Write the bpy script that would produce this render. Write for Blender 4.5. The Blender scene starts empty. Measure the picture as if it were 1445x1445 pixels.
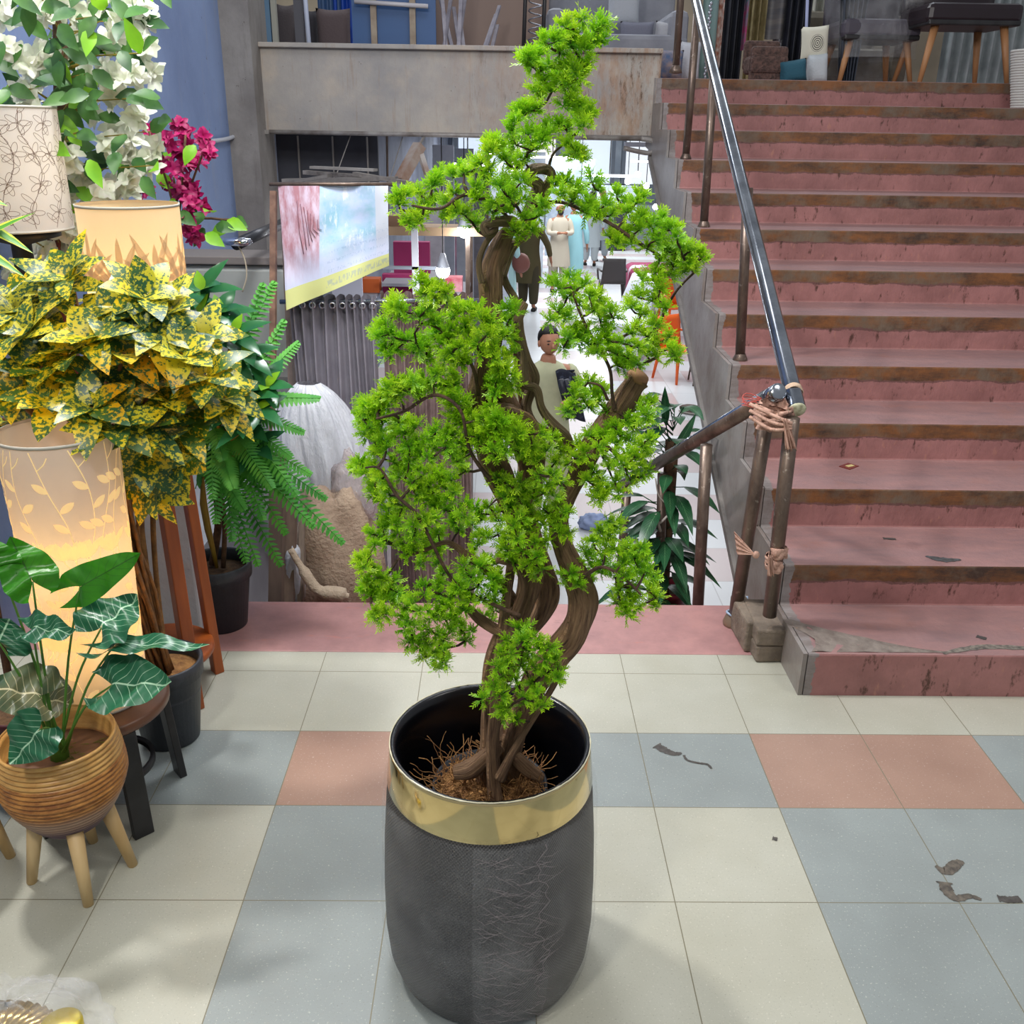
import bpy, math, random
from mathutils import Vector, Matrix, noise
sc = bpy.context.scene
COL = sc.collection
V = Vector
PI = math.pi
# ---------------------------------------------------------------- camera
CAMP = V((-0.3772, -1.5434, 1.5)); FPX = 1346.73
PITCH, YAW, ROLL = 0.383714, 0.015177, 0.015348
FW = V((math.sin(YAW)*math.cos(PITCH), math.cos(YAW)*math.cos(PITCH), -math.sin(PITCH)))
_r = V((math.cos(YAW), -math.sin(YAW), 0)); _u = _r.cross(FW)
RT = _r*math.cos(ROLL) + _u*math.sin(ROLL); UP = -_r*math.sin(ROLL) + _u*math.cos(ROLL)
cd = bpy.data.cameras.new('camera'); cam = bpy.data.objects.new('camera', cd); COL.objects.link(cam)
cam.matrix_world = Matrix(((RT.x, UP.x, -FW.x, CAMP.x), (RT.y, UP.y, -FW.y, CAMP.y), (RT.z, UP.z, -FW.z, CAMP.z), (0, 0, 0, 1)))
cd.sensor_width = 36; cd.lens = FPX/1445*36; cd.clip_end = 200; cd.clip_start = .05
sc.camera = cam
# ---------------------------------------------------------------- world, lights, exposure
sc.view_settings.view_transform = 'Standard'; sc.view_settings.look = 'None'
sc.view_settings.gamma = 1; sc.view_settings.exposure = -0.06
wd = bpy.data.worlds.new('world'); sc.world = wd; wd.use_nodes = True
wd.node_tree.nodes['Background'].inputs[0].default_value = (.90, .94, 1.0, 1)
wd.node_tree.nodes['Background'].inputs[1].default_value = .34
def area(name, loc, target, power, size, col=(1, 1, 1), size_y=None, shape='RECTANGLE'):
    l = bpy.data.lights.new(name, 'AREA'); l.energy = power; l.size = size; l.shape = shape
    l.size_y = size_y or size; l.color = col
    o = bpy.data.objects.new(name, l); COL.objects.link(o); o.location = loc
    o.rotation_euler = (V(target)-V(loc)).to_track_quat('-Z', 'Y').to_euler()
    return o
area('shop_spot_light', (-1.9, 1.0, 3.3), (-.3, -.1, .2), 86, .24, (1, .97, .93))
area('shop_ceiling_light', (-.1, -1.3, 3.1), (-.3, -.1, 1.25), 20, .7, (1, .98, .94))
area('stairs_fill', (1.7, -.2, 3.9), (1.7, 1.9, .5), 36, 1.0, (1, .96, .93))  # unseen fill added to lighten the red stairs
area('shop_tube_light', (-1.3, -1.5, 2.9), (-.1, .8, .8), 30, .22, (1, .96, .90))
area('stairwell_fill', (-.7, 1.0, 2.75), (-.85, 2.1, .1), 44, .5, (.96, .97, 1))  # added fill, out of view, brightens the bundle, curtains and kerb
area('beam_fill', (-.5, 2.9, 3.4), (-.6, 4.5, 1.6), 13, .8, (.96, .96, 1))  # unseen fill added to brighten the front of the beam
area('upper_floor_light', (-.6, 6.2, 3.9), (-.6, 6.0, 1.7), 60, 2.2, (.93, .96, 1), 1.0)
area('upper_floor_light', (2.2, 5.8, 3.9), (2.2, 5.7, 1.7), 16, 1.5, (.85, .92, 1), 1.0)
for _y, _p in ((6.2, 62), (11, 125), (17, 200), (24, 320)):
    area('lower_hall_light', (.9, _y, 1.35), (.9, _y, -1.6), _p, 4.5, (.95, .98, 1), 2.2)

def at(px, py, x=None, y=None, z=None):
    d = FW + RT*((px-722.5)/FPX) - UP*((py-722.5)/FPX)
    if z is not None: l = (z-CAMP.z)/d.z
    elif y is not None: l = (y-CAMP.y)/d.y
    else: l = (x-CAMP.x)/d.x
    return CAMP + d*l
# ---------------------------------------------------------------- mesh helpers
ORG = {}
class MB:
    def __init__(s): s.v = []; s.f = []; s.m = []; s.uv = {}
    def add(s, vs, fs, m=0):
        b = len(s.v); s.v += [tuple(p) for p in vs]
        s.f += [tuple(b+i for i in f) for f in fs]; s.m += [m]*len(fs); return b
    def box(s, c, d, R=None, m=0, taper=1):
        c = V(c); P = []
        for z in (-.5, .5):
            k = 1 if z < 0 else taper
            for x, y in ((-.5, -.5), (.5, -.5), (.5, .5), (-.5, .5)):
                p = V((x*d[0]*k, y*d[1]*k, z*d[2])); P.append(c + (R @ p if R else p))
        s.add(P, [(3, 2, 1, 0), (4, 5, 6, 7), (0, 1, 5, 4), (1, 2, 6, 5), (2, 3, 7, 6), (3, 0, 4, 7)], m); return s
    def bar(s, a, b, w, h, upv=(0, 0, 1), m=0):
        a = V(a); b = V(b); t = (b-a); L = t.length; t.normalize(); u = V(upv)
        sd = t.cross(u)
        if sd.length < 1e-3: sd = t.cross(V((1, 0, 0)))
        sd.normalize(); u = sd.cross(t)
        R = Matrix((sd, t, u)).transposed()
        return s.box((a+b)/2, (w, L, h), R, m)
    def tube(s, pts, r, n=8, cap=True, m=0):
        pts = [V(p) for p in pts]; N = len(pts)
        rs = [r]*N if isinstance(r, (int, float)) else list(r)
        ref = V((0, 0, 1)); vs = []; prev = None
        for i, p in enumerate(pts):
            t = (pts[min(i+1, N-1)]-pts[max(i-1, 0)])
            if t.length < 1e-9: t = V((0, 0, 1))
            t.normalize()
            if prev is None:
                a = t.orthogonal().normalized()
            else:
                a = prev - t*prev.dot(t)
                a = a.normalized() if a.length > 1e-6 else t.orthogonal().normalized()
            prev = a; b = t.cross(a)
            for k in range(n):
                th = 2*PI*k/n; vs.append(p + (a*math.cos(th)+b*math.sin(th))*rs[i])
        fs = [(i*n+k, i*n+(k+1) % n, (i+1)*n+(k+1) % n, (i+1)*n+k) for i in range(N-1) for k in range(n)]
        if cap: fs += [tuple(range(n-1, -1, -1)), tuple((N-1)*n+k for k in range(n))]
        s.add(vs, fs, m); return s
    def lathe(s, prof, c=(0, 0, 0), n=32, m=0, sx=1, sy=1, close=False):
        c = V(c); vs = [c+V((r*sx*math.cos(2*PI*k/n), r*sy*math.sin(2*PI*k/n), z)) for r, z in prof for k in range(n)]
        N = len(prof)
        fs = [(i*n+k, i*n+(k+1) % n, (i+1)*n+(k+1) % n, (i+1)*n+k) for i in range(N-1) for k in range(n)]
        if prof[0][0] > 1e-4: 
            if close: fs.append(tuple(range(n-1, -1, -1)))
        if close and prof[-1][0] > 1e-4: fs.append(tuple((N-1)*n+k for k in range(n)))
        s.add(vs, fs, m); return s
    def ell(s, c, r, n=12, m=0, R=None, fn=None):
        c = V(c); vs = []; h = n//2
        for i in range(h+1):
            ph = PI*i/h
            for k in range(n):
                th = 2*PI*k/n; p = V((math.sin(ph)*math.cos(th), math.sin(ph)*math.sin(th), -math.cos(ph)))
                if fn: p = p*fn(p)
                p = V((p.x*r[0], p.y*r[1], p.z*r[2])); vs.append(c+(R @ p if R else p))
        fs = [(i*n+k, i*n+(k+1) % n, (i+1)*n+(k+1) % n, (i+1)*n+k) for i in range(h) for k in range(n)]
        s.add(vs, fs, m); return s
    def sheet(s, fn, nu, nv, m=0, uv=False):
        vs = [fn(i/nu, j/nv) for j in range(nv+1) for i in range(nu+1)]
        fs = [(j*(nu+1)+i, j*(nu+1)+i+1, (j+1)*(nu+1)+i+1, (j+1)*(nu+1)+i) for j in range(nv) for i in range(nu)]
        b = s.add(vs, fs, m)
        if uv:
            for j in range(nv+1):
                for i in range(nu+1): s.uv[b+j*(nu+1)+i] = (i/nu, j/nv)
        return s
    def prism(s, poly, vec, m=0):
        n = len(poly); vec = V(vec); P = [V(p) for p in poly]
        s.add(P+[p+vec for p in P], [tuple(range(n-1, -1, -1)), tuple(range(n, 2*n))]+[(i, (i+1) % n, n+(i+1) % n, n+i) for i in range(n)], m); return s
    def leaf(s, p, d, up, L, W, curl=.3, fold=.25, seg=4, m=0, shape=None):
        p = V(p); d = V(d).normalized(); up = V(up); sd = d.cross(up)
        if sd.length < 1e-4: sd = d.orthogonal()
        sd.normalize(); up = sd.cross(d).normalized()
        vs = []; uvs = []
        for i in range(seg+1):
            t = i/seg
            w = (shape(t) if shape else math.sin(PI*min(1, t*.97+.03)**.8))*W/2
            c = p + d*(L*t) - up*(curl*L*t*t); 
            vs += [c-sd*w+up*(fold*w), c, c+sd*w+up*(fold*w)]; uvs += [(0, t), (.5, t), (1, t)]
        fs = []
        for i in range(seg):
            a = i*3; fs += [(a, a+1, a+4, a+3), (a+1, a+2, a+5, a+4)]
        b = s.add(vs, fs, m)
        for k, u in enumerate(uvs): s.uv[b+k] = u
        return s
    def build(s, name, mats, parent=None, smooth=True, loc=None, bevel=0, thick=0, sub=0, label=None, angle=None):
        if not isinstance(mats, (list, tuple)): mats = [mats]
        if parent is not None: o0 = ORG[parent.name]
        elif loc is not None: o0 = V(loc)
        else:
            xs = [p[0] for p in s.v]; ys = [p[1] for p in s.v]; zs = [p[2] for p in s.v]
            o0 = V(((min(xs)+max(xs))/2, (min(ys)+max(ys))/2, min(zs)))
        me = bpy.data.meshes.new(name)
        me.from_pydata([(p[0]-o0.x, p[1]-o0.y, p[2]-o0.z) for p in s.v], [], s.f)
        for mm in mats: me.materials.append(mm)
        me.polygons.foreach_set('material_index', s.m)
        me.polygons.foreach_set('use_smooth', [bool(smooth)]*len(s.f))
        if s.uv:
            ul = me.uv_layers.new(name='UVMap'); flat = []
            for lp in me.loops: flat += s.uv.get(lp.vertex_index, (0, 0))
            ul.data.foreach_set('uv', flat)
        me.validate(); me.update()
        o = bpy.data.objects.new(name, me); COL.objects.link(o)
        if parent is not None: o.parent = parent
        else: o.location = o0
        ORG[o.name] = o0
        if thick: 
            md = o.modifiers.new('s', 'SOLIDIFY'); md.thickness = thick; md.offset = 0
        if bevel:
            md = o.modifiers.new('b', 'BEVEL'); md.width = bevel; md.segments = 2; md.limit_method = 'ANGLE'
        if sub:
            md = o.modifiers.new('u', 'SUBSURF'); md.levels = sub; md.render_levels = sub
        if label: o['label'] = label
        return o
def thing(name, label, cat, loc, group=None):
    o = bpy.data.objects.new(name, None); COL.objects.link(o); o.location = loc; o.empty_display_size = .05
    o['label'] = label; o['category'] = cat
    if group: o['group'] = group
    ORG[o.name] = V(loc); return o
def tag(o, label, cat, group=None, kind=None):
    o['label'] = label; o['category'] = cat
    if group: o['group'] = group
    if kind: o['kind'] = kind
    return o
def struct(o): o['kind'] = 'structure'; return o
def dup(root, loc, rotz=0, label=None, group=None, scale=None):
    r = root.copy(); COL.objects.link(r); r.location = loc; r.rotation_euler = (0, 0, rotz)
    if scale: r.scale = (scale,)*3
    if label: r['label'] = label
    if group: r['group'] = group
    for ch in list(root.children):
        c = ch.copy(); COL.objects.link(c); c.parent = r
        for g in list(ch.children):
            e = g.copy(); COL.objects.link(e); e.parent = c
    return r
def rnd(a, b): return random.uniform(a, b)
def rvec():
    while True:
        p = V((rnd(-1, 1), rnd(-1, 1), rnd(-1, 1)))
        if .05 < p.length < 1: return p.normalized()
def spline(P, n):
    P = [V(p) for p in P]; out = []
    for i in range(len(P)-1):
        a = P[max(i-1, 0)]; b = P[i]; c = P[i+1]; d = P[min(i+2, len(P)-1)]
        for k in range(n):
            t = k/n; out.append(.5*((2*b)+(c-a)*t+(2*a-5*b+4*c-d)*t*t+(3*b-a-3*c+d)*t**3))
    out.append(P[-1]); return out
# ---------------------------------------------------------------- materials
def H(h):
    r = [int(h[i:i+2], 16)/255 for i in (0, 2, 4)]
    return tuple(c/12.92 if c <= .04045 else ((c+.055)/1.055)**2.4 for c in r)
class NT:
    def __init__(s, name):
        s.mat = bpy.data.materials.new(name); s.mat.use_nodes = True; s.t = s.mat.node_tree
        s.b = s.t.nodes['Principled BSDF']; s.out = s.t.nodes['Material Output']
    def n(s, typ, **k):
        o = s.t.nodes.new(typ)
        for a, b in k.items(): setattr(o, a, b)
        return o
    def l(s, a, b): s.t.links.new(a, b)
    def val(s, sock, x):
        if hasattr(x, 'is_linked') or hasattr(x, 'links'): s.l(x, sock)
        else: sock.default_value = x
    def math(s, op, a, b=None, c=None, clamp=False):
        o = s.n('ShaderNodeMath', operation=op, use_clamp=clamp)
        for i, x in enumerate((a, b, c)):
            if x is not None: s.val(o.inputs[i], x)
        return o.outputs[0]
    def mix(s, f, a, b, blend='MIX'):
        o = s.n('ShaderNodeMix', data_type='RGBA', blend_type=blend)
        s.val(o.inputs[0], f)
        for i, x in ((6, a), (7, b)):
            if isinstance(x, tuple): x = (*x[:3], 1)
            s.val(o.inputs[i], x)
        return o.outputs[2]
    def coord(s, kind='Object'): return s.n('ShaderNodeTexCoord').outputs[kind]
    def pos(s): return s.n('ShaderNodeNewGeometry').outputs['Position']
    def noise(s, scale, vec=None, detail=4, rough=.6, st=None):
        o = s.n('ShaderNodeTexNoise'); o.inputs['Scale'].default_value = scale; o.inputs['Detail'].default_value = detail
        o.inputs['Roughness'].default_value = rough
        v = vec or s.coord()
        if st:
            mp = s.n('ShaderNodeMapping'); s.l(v, mp.inputs[0]); mp.inputs['Scale'].default_value = st; v = mp.outputs[0]
        s.l(v, o.inputs['Vector']); return o.outputs[0]
    def ramp(s, f, lo, hi): 
        o = s.n('ShaderNodeMapRange'); s.l(f, o.inputs[0]); o.inputs[1].default_value = lo; o.inputs[2].default_value = hi
        return o.outputs[0]
    def bump(s, h, d=.3, dist=.01):
        o = s.n('ShaderNodeBump'); o.inputs['Strength'].default_value = d; o.inputs['Distance'].default_value = dist
        s.l(h, o.inputs['Height']); s.l(o.outputs[0], s.b.inputs['Normal'])
    def fin(s, col=None, rough=.6, metal=0, **k):
        if col is not None: s.val(s.b.inputs['Base Color'], (*col, 1) if isinstance(col, tuple) else col)
        s.val(s.b.inputs['Roughness'], rough); s.b.inputs['Metallic'].default_value = metal
        for a, b in k.items(): s.b.inputs[a.replace('_', ' ')].default_value = b
        return s.mat
def mat(name, col, rough=.6, metal=0, col2=None, scale=6, lo=.35, hi=.65, bump=0, bs=40, st=None, trans=0, **k):
    t = NT(name); c = col
    if col2: c = t.mix(t.ramp(t.noise(scale, st=st), lo, hi), col, col2)
    if bump: t.bump(t.noise(bs, st=st), bump)
    m = t.fin(c, rough, metal, **k)
    if trans:   # leaves and cloth let part of the light through
        tr = t.n('ShaderNodeBsdfTranslucent'); t.val(tr.inputs[0], (*c, 1) if isinstance(c, tuple) else c)
        mx = t.n('ShaderNodeMixShader'); mx.inputs[0].default_value = trans
        t.l(t.b.outputs[0], mx.inputs[1]); t.l(tr.outputs[0], mx.inputs[2]); t.l(mx.outputs[0], t.out.inputs[0])
    return m
def emis(name, col, st):
    t = NT(name); return t.fin(col, .5, Emission_Color=(*col, 1), Emission_Strength=st)
def film(name, alpha=.25, col=(.85, .87, .9), rough=.15, bump=.6):
    # thin clear plastic film: mostly see-through, glossy wrinkles
    t = NT(name); t.bump(t.noise(35, detail=6, st=(1, 1, .35)), bump, .02); t.fin(col, rough, Specular_IOR_Level=.9)
    tr = t.n('ShaderNodeBsdfTransparent'); mx = t.n('ShaderNodeMixShader')
    f = t.math('MULTIPLY_ADD', t.ramp(t.noise(9, detail=5), .4, .75), alpha*.9, alpha*.5)
    t.l(f, mx.inputs[0]); t.l(tr.outputs[0], mx.inputs[1]); t.l(t.b.outputs[0], mx.inputs[2]); t.l(mx.outputs[0], t.out.inputs[0])
    return t.mat
# ================================================================ the setting
def floor_material():
    t = NT('terrazzo_tiles'); P = t.pos(); sp = t.n('ShaderNodeSeparateXYZ'); t.l(P, sp.inputs[0])
    X = t.math('DIVIDE', sp.outputs[0], .3); Y = t.math('DIVIDE', sp.outputs[1], .3)
    cx = t.math('FLOOR', X); cy = t.math('FLOOR', Y)
    m4 = t.math('FLOORED_MODULO', t.math('ADD', cx, 1), 4); k = t.math('GREATER_THAN', m4, 1.5)
    v = t.noise(3, P, 3)
    cream = t.mix(t.ramp(v, .35, .7), H('b3b3a6'), H('a8a798'))
    gray = t.mix(t.ramp(v, .35, .7), H('909897'), H('858c8b'))
    pink = t.mix(t.ramp(v, .35, .7), H('a58676'), H('98796a'))
    low = t.mix(k, cream, gray); mid = t.mix(k, gray, pink)
    c = t.mix(t.math('GREATER_THAN', cy, .5), low, mid); c = t.mix(t.math('GREATER_THAN', cy, 1.5), c, cream)
    spk = t.ramp(t.noise(260, P, 2), .62, .72); c = t.mix(t.math('MULTIPLY', spk, .45), c, H('6d6a66'))
    spk2 = t.ramp(t.noise(190, P, 2), .63, .72); c = t.mix(t.math('MULTIPLY', spk2, .3), c, H('efece0'))
    spots = t.ramp(t.noise(22, P, 6, .7), .72, .78); c = t.mix(t.math('MULTIPLY', spots, .5), c, H('6a5e50'))
    fx = t.math('ABSOLUTE', t.math('SUBTRACT', t.math('FRACT', t.math('ADD', X, .5)), .5))
    fy = t.math('ABSOLUTE', t.math('SUBTRACT', t.math('FRACT', t.math('ADD', Y, .5)), .5))
    j = t.math('LESS_THAN', t.math('MINIMUM', fx, fy), .0038)
    c = t.mix(j, c, H('75705c'))
    return t.fin(c, .38)
M_floor = floor_material()
def red_paint():
    t = NT('red_oxide_steps'); P = t.pos(); sp = t.n('ShaderNodeSeparateXYZ'); t.l(P, sp.inputs[0])
    nn = t.n('ShaderNodeSeparateXYZ'); t.l(t.n('ShaderNodeNewGeometry').outputs['Normal'], nn.inputs[0])
    n1 = t.noise(5, P, 6, .7); n2 = t.noise(14, P, 6, .75, (.35, 1, 1)); n3 = t.noise(30, P, 4, .7, (1, 1, .4))
    red = t.mix(t.ramp(n1, .35, .65), H('a87572'), H('8c605d'))
    red = t.mix(t.ramp(n3, .62, .75), red, H('b5806e'))
    red = t.mix(t.ramp(n3, .41, .31), red, H('54362e'))
    # worn brown nosing band along the top of every riser
    fz = t.math('FRACT', t.math('DIVIDE', t.math('ADD', sp.outputs[2], -.002), .1361))
    edge = t.math('MULTIPLY_ADD', t.math('SUBTRACT', n2, .5), .38, .60)
    band = t.math('GREATER_THAN', fz, edge); up = t.math('GREATER_THAN', sp.outputs[2], .137)
    ris = t.math('LESS_THAN', nn.outputs[1], -.5)
    band = t.math('MULTIPLY', t.math('MULTIPLY', band, ris), up)
    brown = t.mix(t.ramp(n2, .35, .6), H('45342b'), H('85552f'))
    brown = t.mix(t.ramp(n1, .45, .62), brown, H('6f5f50'))
    drip = t.math('MULTIPLY', t.math('GREATER_THAN', fz, t.math('SUBTRACT', edge, .05)), t.math('MULTIPLY', ris, up))
    c = t.mix(t.math('MULTIPLY', drip, .6), red, H('45302a')); c = t.mix(band, c, brown)
    tread = t.math('GREATER_THAN', nn.outputs[2], .5)
    tc = t.mix(t.ramp(n2, .3, .7), H('a07874'), H('84696a')); tc = t.mix(t.ramp(n1, .58, .66), tc, H('97706b'))
    tc = t.mix(t.ramp(t.noise(9, P, 6, .8), .70, .74), tc, H('4b4a49'))
    c = t.mix(tread, c, tc)
    # grey plaster border at the open end of the flight
    gx = t.math('LESS_THAN', sp.outputs[0], t.math('MULTIPLY_ADD', t.math('SUBTRACT', n1, .5), .10, .527))
    gg = t.mix(t.ramp(n2, .35, .65), H('938d8c'), H('6f645f'))
    c = t.mix(gx, c, gg)
    t.bump(n3, .35, .01); return t.fin(c, .55)
M_red = red_paint()
def kerb_mat():
    t = NT('red_kerb'); P = t.pos(); n1 = t.noise(6, P, 6, .7); n2 = t.noise(16, P, 6, .7, (.3, 1, 1))
    c = t.mix(t.ramp(n1, .35, .65), H('b58784'), H('9c7474')); c = t.mix(t.ramp(n2, .6, .7), c, H('b97a70'))
    c = t.mix(t.ramp(n2, .36, .28), c, H('6a4c50'))
    t.bump(n2, .2); return t.fin(c, .5)
M_kerb = kerb_mat()
def concrete(name, a, b, stain, sc_=2.0, streak=(4, 4, .35), rough=.6, rusty=False):
    t = NT(name); P = t.pos(); n1 = t.noise(sc_, P, 6, .65); n2 = t.noise(4.5, P, 6, .75, streak); n3 = t.noise(24, P, 4, .7)
    c = t.mix(t.ramp(n1, .38, .62), a, b); c = t.mix(t.math('MULTIPLY', t.ramp(n2, .55, .75), .6), c, stain)
    if rusty:   # the right end of the beam is rust-stained and blotched
        sp = t.n('ShaderNodeSeparateXYZ'); t.l(P, sp.inputs[0]); g = t.ramp(sp.outputs[0], -.9, .35)
        st2 = t.math('MULTIPLY', g, t.ramp(t.noise(6, P, 7, .75, (2.5, 1, .8)), .42, .62)); c = t.mix(t.math('MULTIPLY', st2, .75), c, H('9a7355'))
        st3 = t.math('MULTIPLY', g, t.ramp(t.noise(11, P, 7, .8, (3, 1, .7)), .54, .66)); c = t.mix(st3, c, H('5d4532'))
        c = t.mix(t.math('MULTIPLY', t.ramp(t.noise(5, P, 5, .6), .52, .72), .3), c, H('cbb59a'))
    c = t.mix(t.ramp(n3, .68, .74), c, H('4a4038')); t.bump(n3, .2); return t.fin(c, rough)
M_beam = concrete('stained_beam', H('aca59c'), H('918e8c'), H('8a6a4c'), 1.6, rusty=True)
M_blue = concrete('blue_wall_paint', H('7d91b8'), H('6c7fa6'), H('8f93a0'), 1.2, (3, 3, .3))
M_pillar = concrete('grey_pillar', H('8c8884'), H('6e6966'), H('4f463f'), 2)
M_white = mat('white_ceiling', H('d5d9de'), .6)
M_grey = mat('grey_wall', H('9a9da3'), .7, col2=H('7d8087'), scale=1.5)
t = NT('lower_hall_tiles'); P = t.pos(); sp = t.n('ShaderNodeSeparateXYZ'); t.l(P, sp.inputs[0])
fy = t.math('FRACT', t.math('DIVIDE', sp.outputs[1], 1.2)); fx = t.math('FRACT', t.math('DIVIDE', sp.outputs[0], 1.8))
k = t.math('MULTIPLY', t.math('LESS_THAN', fy, .5), t.math('GREATER_THAN', fx, .17))
c = t.mix(k, H('d8dbdd'), H('cbbcbb'))
g = t.math('LESS_THAN', t.math('MINIMUM', t.math('FRACT', t.math('DIVIDE', sp.outputs[1], .6)), t.math('FRACT', t.math('DIVIDE', sp.outputs[0], .6))), .015)
c = t.mix(t.math('MULTIPLY', g, .35), c, H('8a8684'))
M_hall = t.fin(c, .25)

def sbox(name, a, b, m, bevel=0):
    mb = MB(); mb.box([(a[i]+b[i])/2 for i in range(3)], [b[i]-a[i] for i in range(3)])
    return struct(mb.build(name, m, smooth=False, bevel=bevel))
sbox('floor', (-3.4, -3.2, -.16), (3.4, 1.012, 0), M_floor)
sbox('trim_1', (-3.4, 1.012, -.16), (.5, 1.342, .002), M_kerb, .006)
sbox('floor_lower', (-5, 1.2, -1.75), (9, 33, -1.6), M_hall)
sbox('wall_back', (-5, 32.8, -1.6), (9, 33, 1.6), mat('far_wall', H('dfe6ee'), .7, col2=H('aab6c4'), scale=.7))
sbox('wall_left', (-2.05, 1.0, 0), (-1.9, 4.6, 3.6), M_blue)
sbox('wall_lower_left', (-2.05, 1.342, -1.6), (-1.5, 4.4, 0), M_grey)
sbox('wall_hall_left', (-2.2, 4.6, -1.6), (-2.05, 32.8, 1.44), mat('hall_side', H('6d7486'), .7, col2=H('4a4f60'), scale=1))
sbox('wall_pillar', (-1.9, 4.2, -1.6), (-1.74, 4.6, 3.6), M_pillar)
mb = MB(); mb.box((-.69, 4.5, 1.68), (2.42, .19, .47)); mb.box((-.69, 4.49, 1.905), (2.42, .25, .025))
struct(mb.build('wall_upper', M_beam, smooth=False, bevel=.004))
sbox('ceiling_lower', (-5, 4.6, 1.44), (9, 33, 1.6), M_white)
sbox('floor_upper', (-5, 4.6, 1.6), (7, 9.0, 1.768), M_red)
sbox('wall_upper_back', (-5, 8.6, 1.768), (7, 8.8, 4.4), mat('upper_back', H('bcae96'), .8, col2=H('8f8674'), scale=1.2))
sbox('floor_under_kerb', (-1.9, 1.14, -1.6), (.5, 1.3, -.16), M_grey)
# ascending flight: 13 risers, open end clad in grey, sloping underside over the way down
prof = []; h, tr, y0 = .1361, .3011, .79
y, z = y0, 0
prof.append((y0, 0))
for k in range(13):
    z = h*(k+1); prof.append((y0+k*tr, z)); prof.append((y0+(k+1)*tr, z))
prof[-1] = (4.6, prof[-1][1])
prof += [(4.6, 1.40), (4.35, 1.37), (1.37, -.055), (1.34, -.16), (.79, -.16)]
mb = MB()
n = len(prof); A = [V((.5, a, b)) for a, b in prof]; B = [V((3.3, a, b)) for a, b in prof]
mb.add(A+B, [tuple(range(n))[::-1], tuple(range(n, 2*n))]); mb.add(A+B, [(i, (i+1) % n, n+(i+1) % n, n+i) for i in range(n)])
st = struct(mb.build('wall_staircase', M_red, smooth=False))
bm_ = st.modifiers.new('b', 'BEVEL'); bm_.width = .006; bm_.segments = 2; bm_.limit_method = 'ANGLE'
# thin cladding on the side of the flight, following the steps and the slab
mb = MB(); mb.add([V((.497, a, b)) for a, b in prof]+[V((.485, a, b)) for a, b in prof], [tuple(range(n)), tuple(range(n, 2*n))[::-1]]+[(i, n+i, n+(i+1) % n, (i+1) % n) for i in range(n)])
struct(mb.build('wall_stair_side', concrete('marble_cladding', H('94908d'), H('7a706b'), H('5c4a42'), 3, (1, 1, 1), .35), smooth=False))
mb = MB(); mb.bar((.485, 1.37, -.07), (.485, 4.35, 1.345), .03, .03); struct(mb.build('trim_2', M_pillar, smooth=False))
# broken first tread and its plaster patch, dust line
mb = MB()
mb.sheet(lambda u, v: V((.51+u*.42+.03*math.sin(5*v), .80+v*.20*(1-u)**1.3+.0, .1375+.006*noise.noise(V((u*9, v*5, 0)))*(1-u))), 14, 6)
tag(mb.build('plaster_patch', mat('plaster', H('8a8078'), .8, col2=H('6b5f58'), scale=20, bump=.6)), 'rough grey plaster patch on the chipped corner of the bottom step', 'plaster patch')
# descending flight (hidden by the kerb from the shop, seen from the side)
mb = MB()
for k in range(1, 10):
    zz = -.16*k; mb.box((-.5, 1.342+.27*(k-.5), (zz-1.6)/2), (2.0, .27, zz+1.6))
struct(mb.build('floor_stairs_down', M_kerb, smooth=False))
# upper service pipe below the beam
mb = MB(); a = at(380, 186, y=4.33); b = at(905, 196, y=4.33)
mb.tube([a, b], .012, 8)
c = at(922, 200, y=4.33); d = at(918, 216, y=4.33); e = at(880, 209, y=4.33)
mb.tube(spline([b, c, d, e], 5), .014, 8)
mb2 = MB(); 
o = mb.build('wall_pipe', mat('pipe_grey', H('9c9894'), .4, col2=H('6b625c'), scale=9)); tag(o, 'thin grey conduit running under the concrete beam, hooked at its right end', 'pipe')
mb = MB(); mb.tube(spline([at(289, 200, x=-1.88), at(320, 196, x=-1.88), at(355, 184, x=-1.88), at(372, 184, x=-1.8)], 5), .011, 8)
tag(mb.build('conduit', mat('conduit_white', H('b9bcc4'), .5)), 'pale conduit clipped to the blue painted wall', 'pipe')
mb = MB()
for q in range(5):
    yy = 4.38-.02*q
mb.box((-.69, 4.385, 1.452), (2.4, .05, .022)); struct(mb.build('trim_3', M_pillar, smooth=False))
# ================================================================ the big planter and its tree
PC = V((-.388, -.13, 0))
M_gold = mat('polished_gold', H('e3cd96'), .09, 1, bump=.04, bs=7)
M_blackpot = NT('black_textured_planter'); t = M_blackpot; P = t.coord(); sp = t.n('ShaderNodeSeparateXYZ'); t.l(P, sp.inputs[0])
ang = t.math('ARCTAN2', sp.outputs[1], sp.outputs[0]); w1 = t.math('SINE', t.math('MULTIPLY', sp.outputs[2], 900)); w2 = t.math('SINE', t.math('MULTIPLY', ang, 190))
t.bump(t.math('MULTIPLY', w1, w2), .5, .004)
M_blackpot = t.fin(t.mix(t.ramp(t.noise(5), .35, .7), H('3a383a'), H('4d4947')), .42)
M_blackin = mat('black_gloss', H('0c0d12'), .25)
pl = thing('planter', 'large black ribbed planter with a polished gold band, wrapped in clear film', 'planter', PC)
def lat(prof, n=96): return MB().lathe(prof, PC, n)
lat([(.0, .004), (.170, .004), (.178, .012), (.190, .05), (.1955, .11), (.1955, .20), (.192, .30), (.185, .40), (.1815, .423)]).build('shell', M_blackpot, pl)
lat([(.1825, .421), (.1835, .424), (.1775, .492), (.1765, .497), (.1735, .498)]).build('gold_band', M_gold, pl)
lat([(.1765, .4965), (.1745, .500), (.168, .497), (.1625, .485), (.158, .46), (.163, .30), (.160, .10), (.0, .10)]).build('liner', M_blackin, pl)
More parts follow.
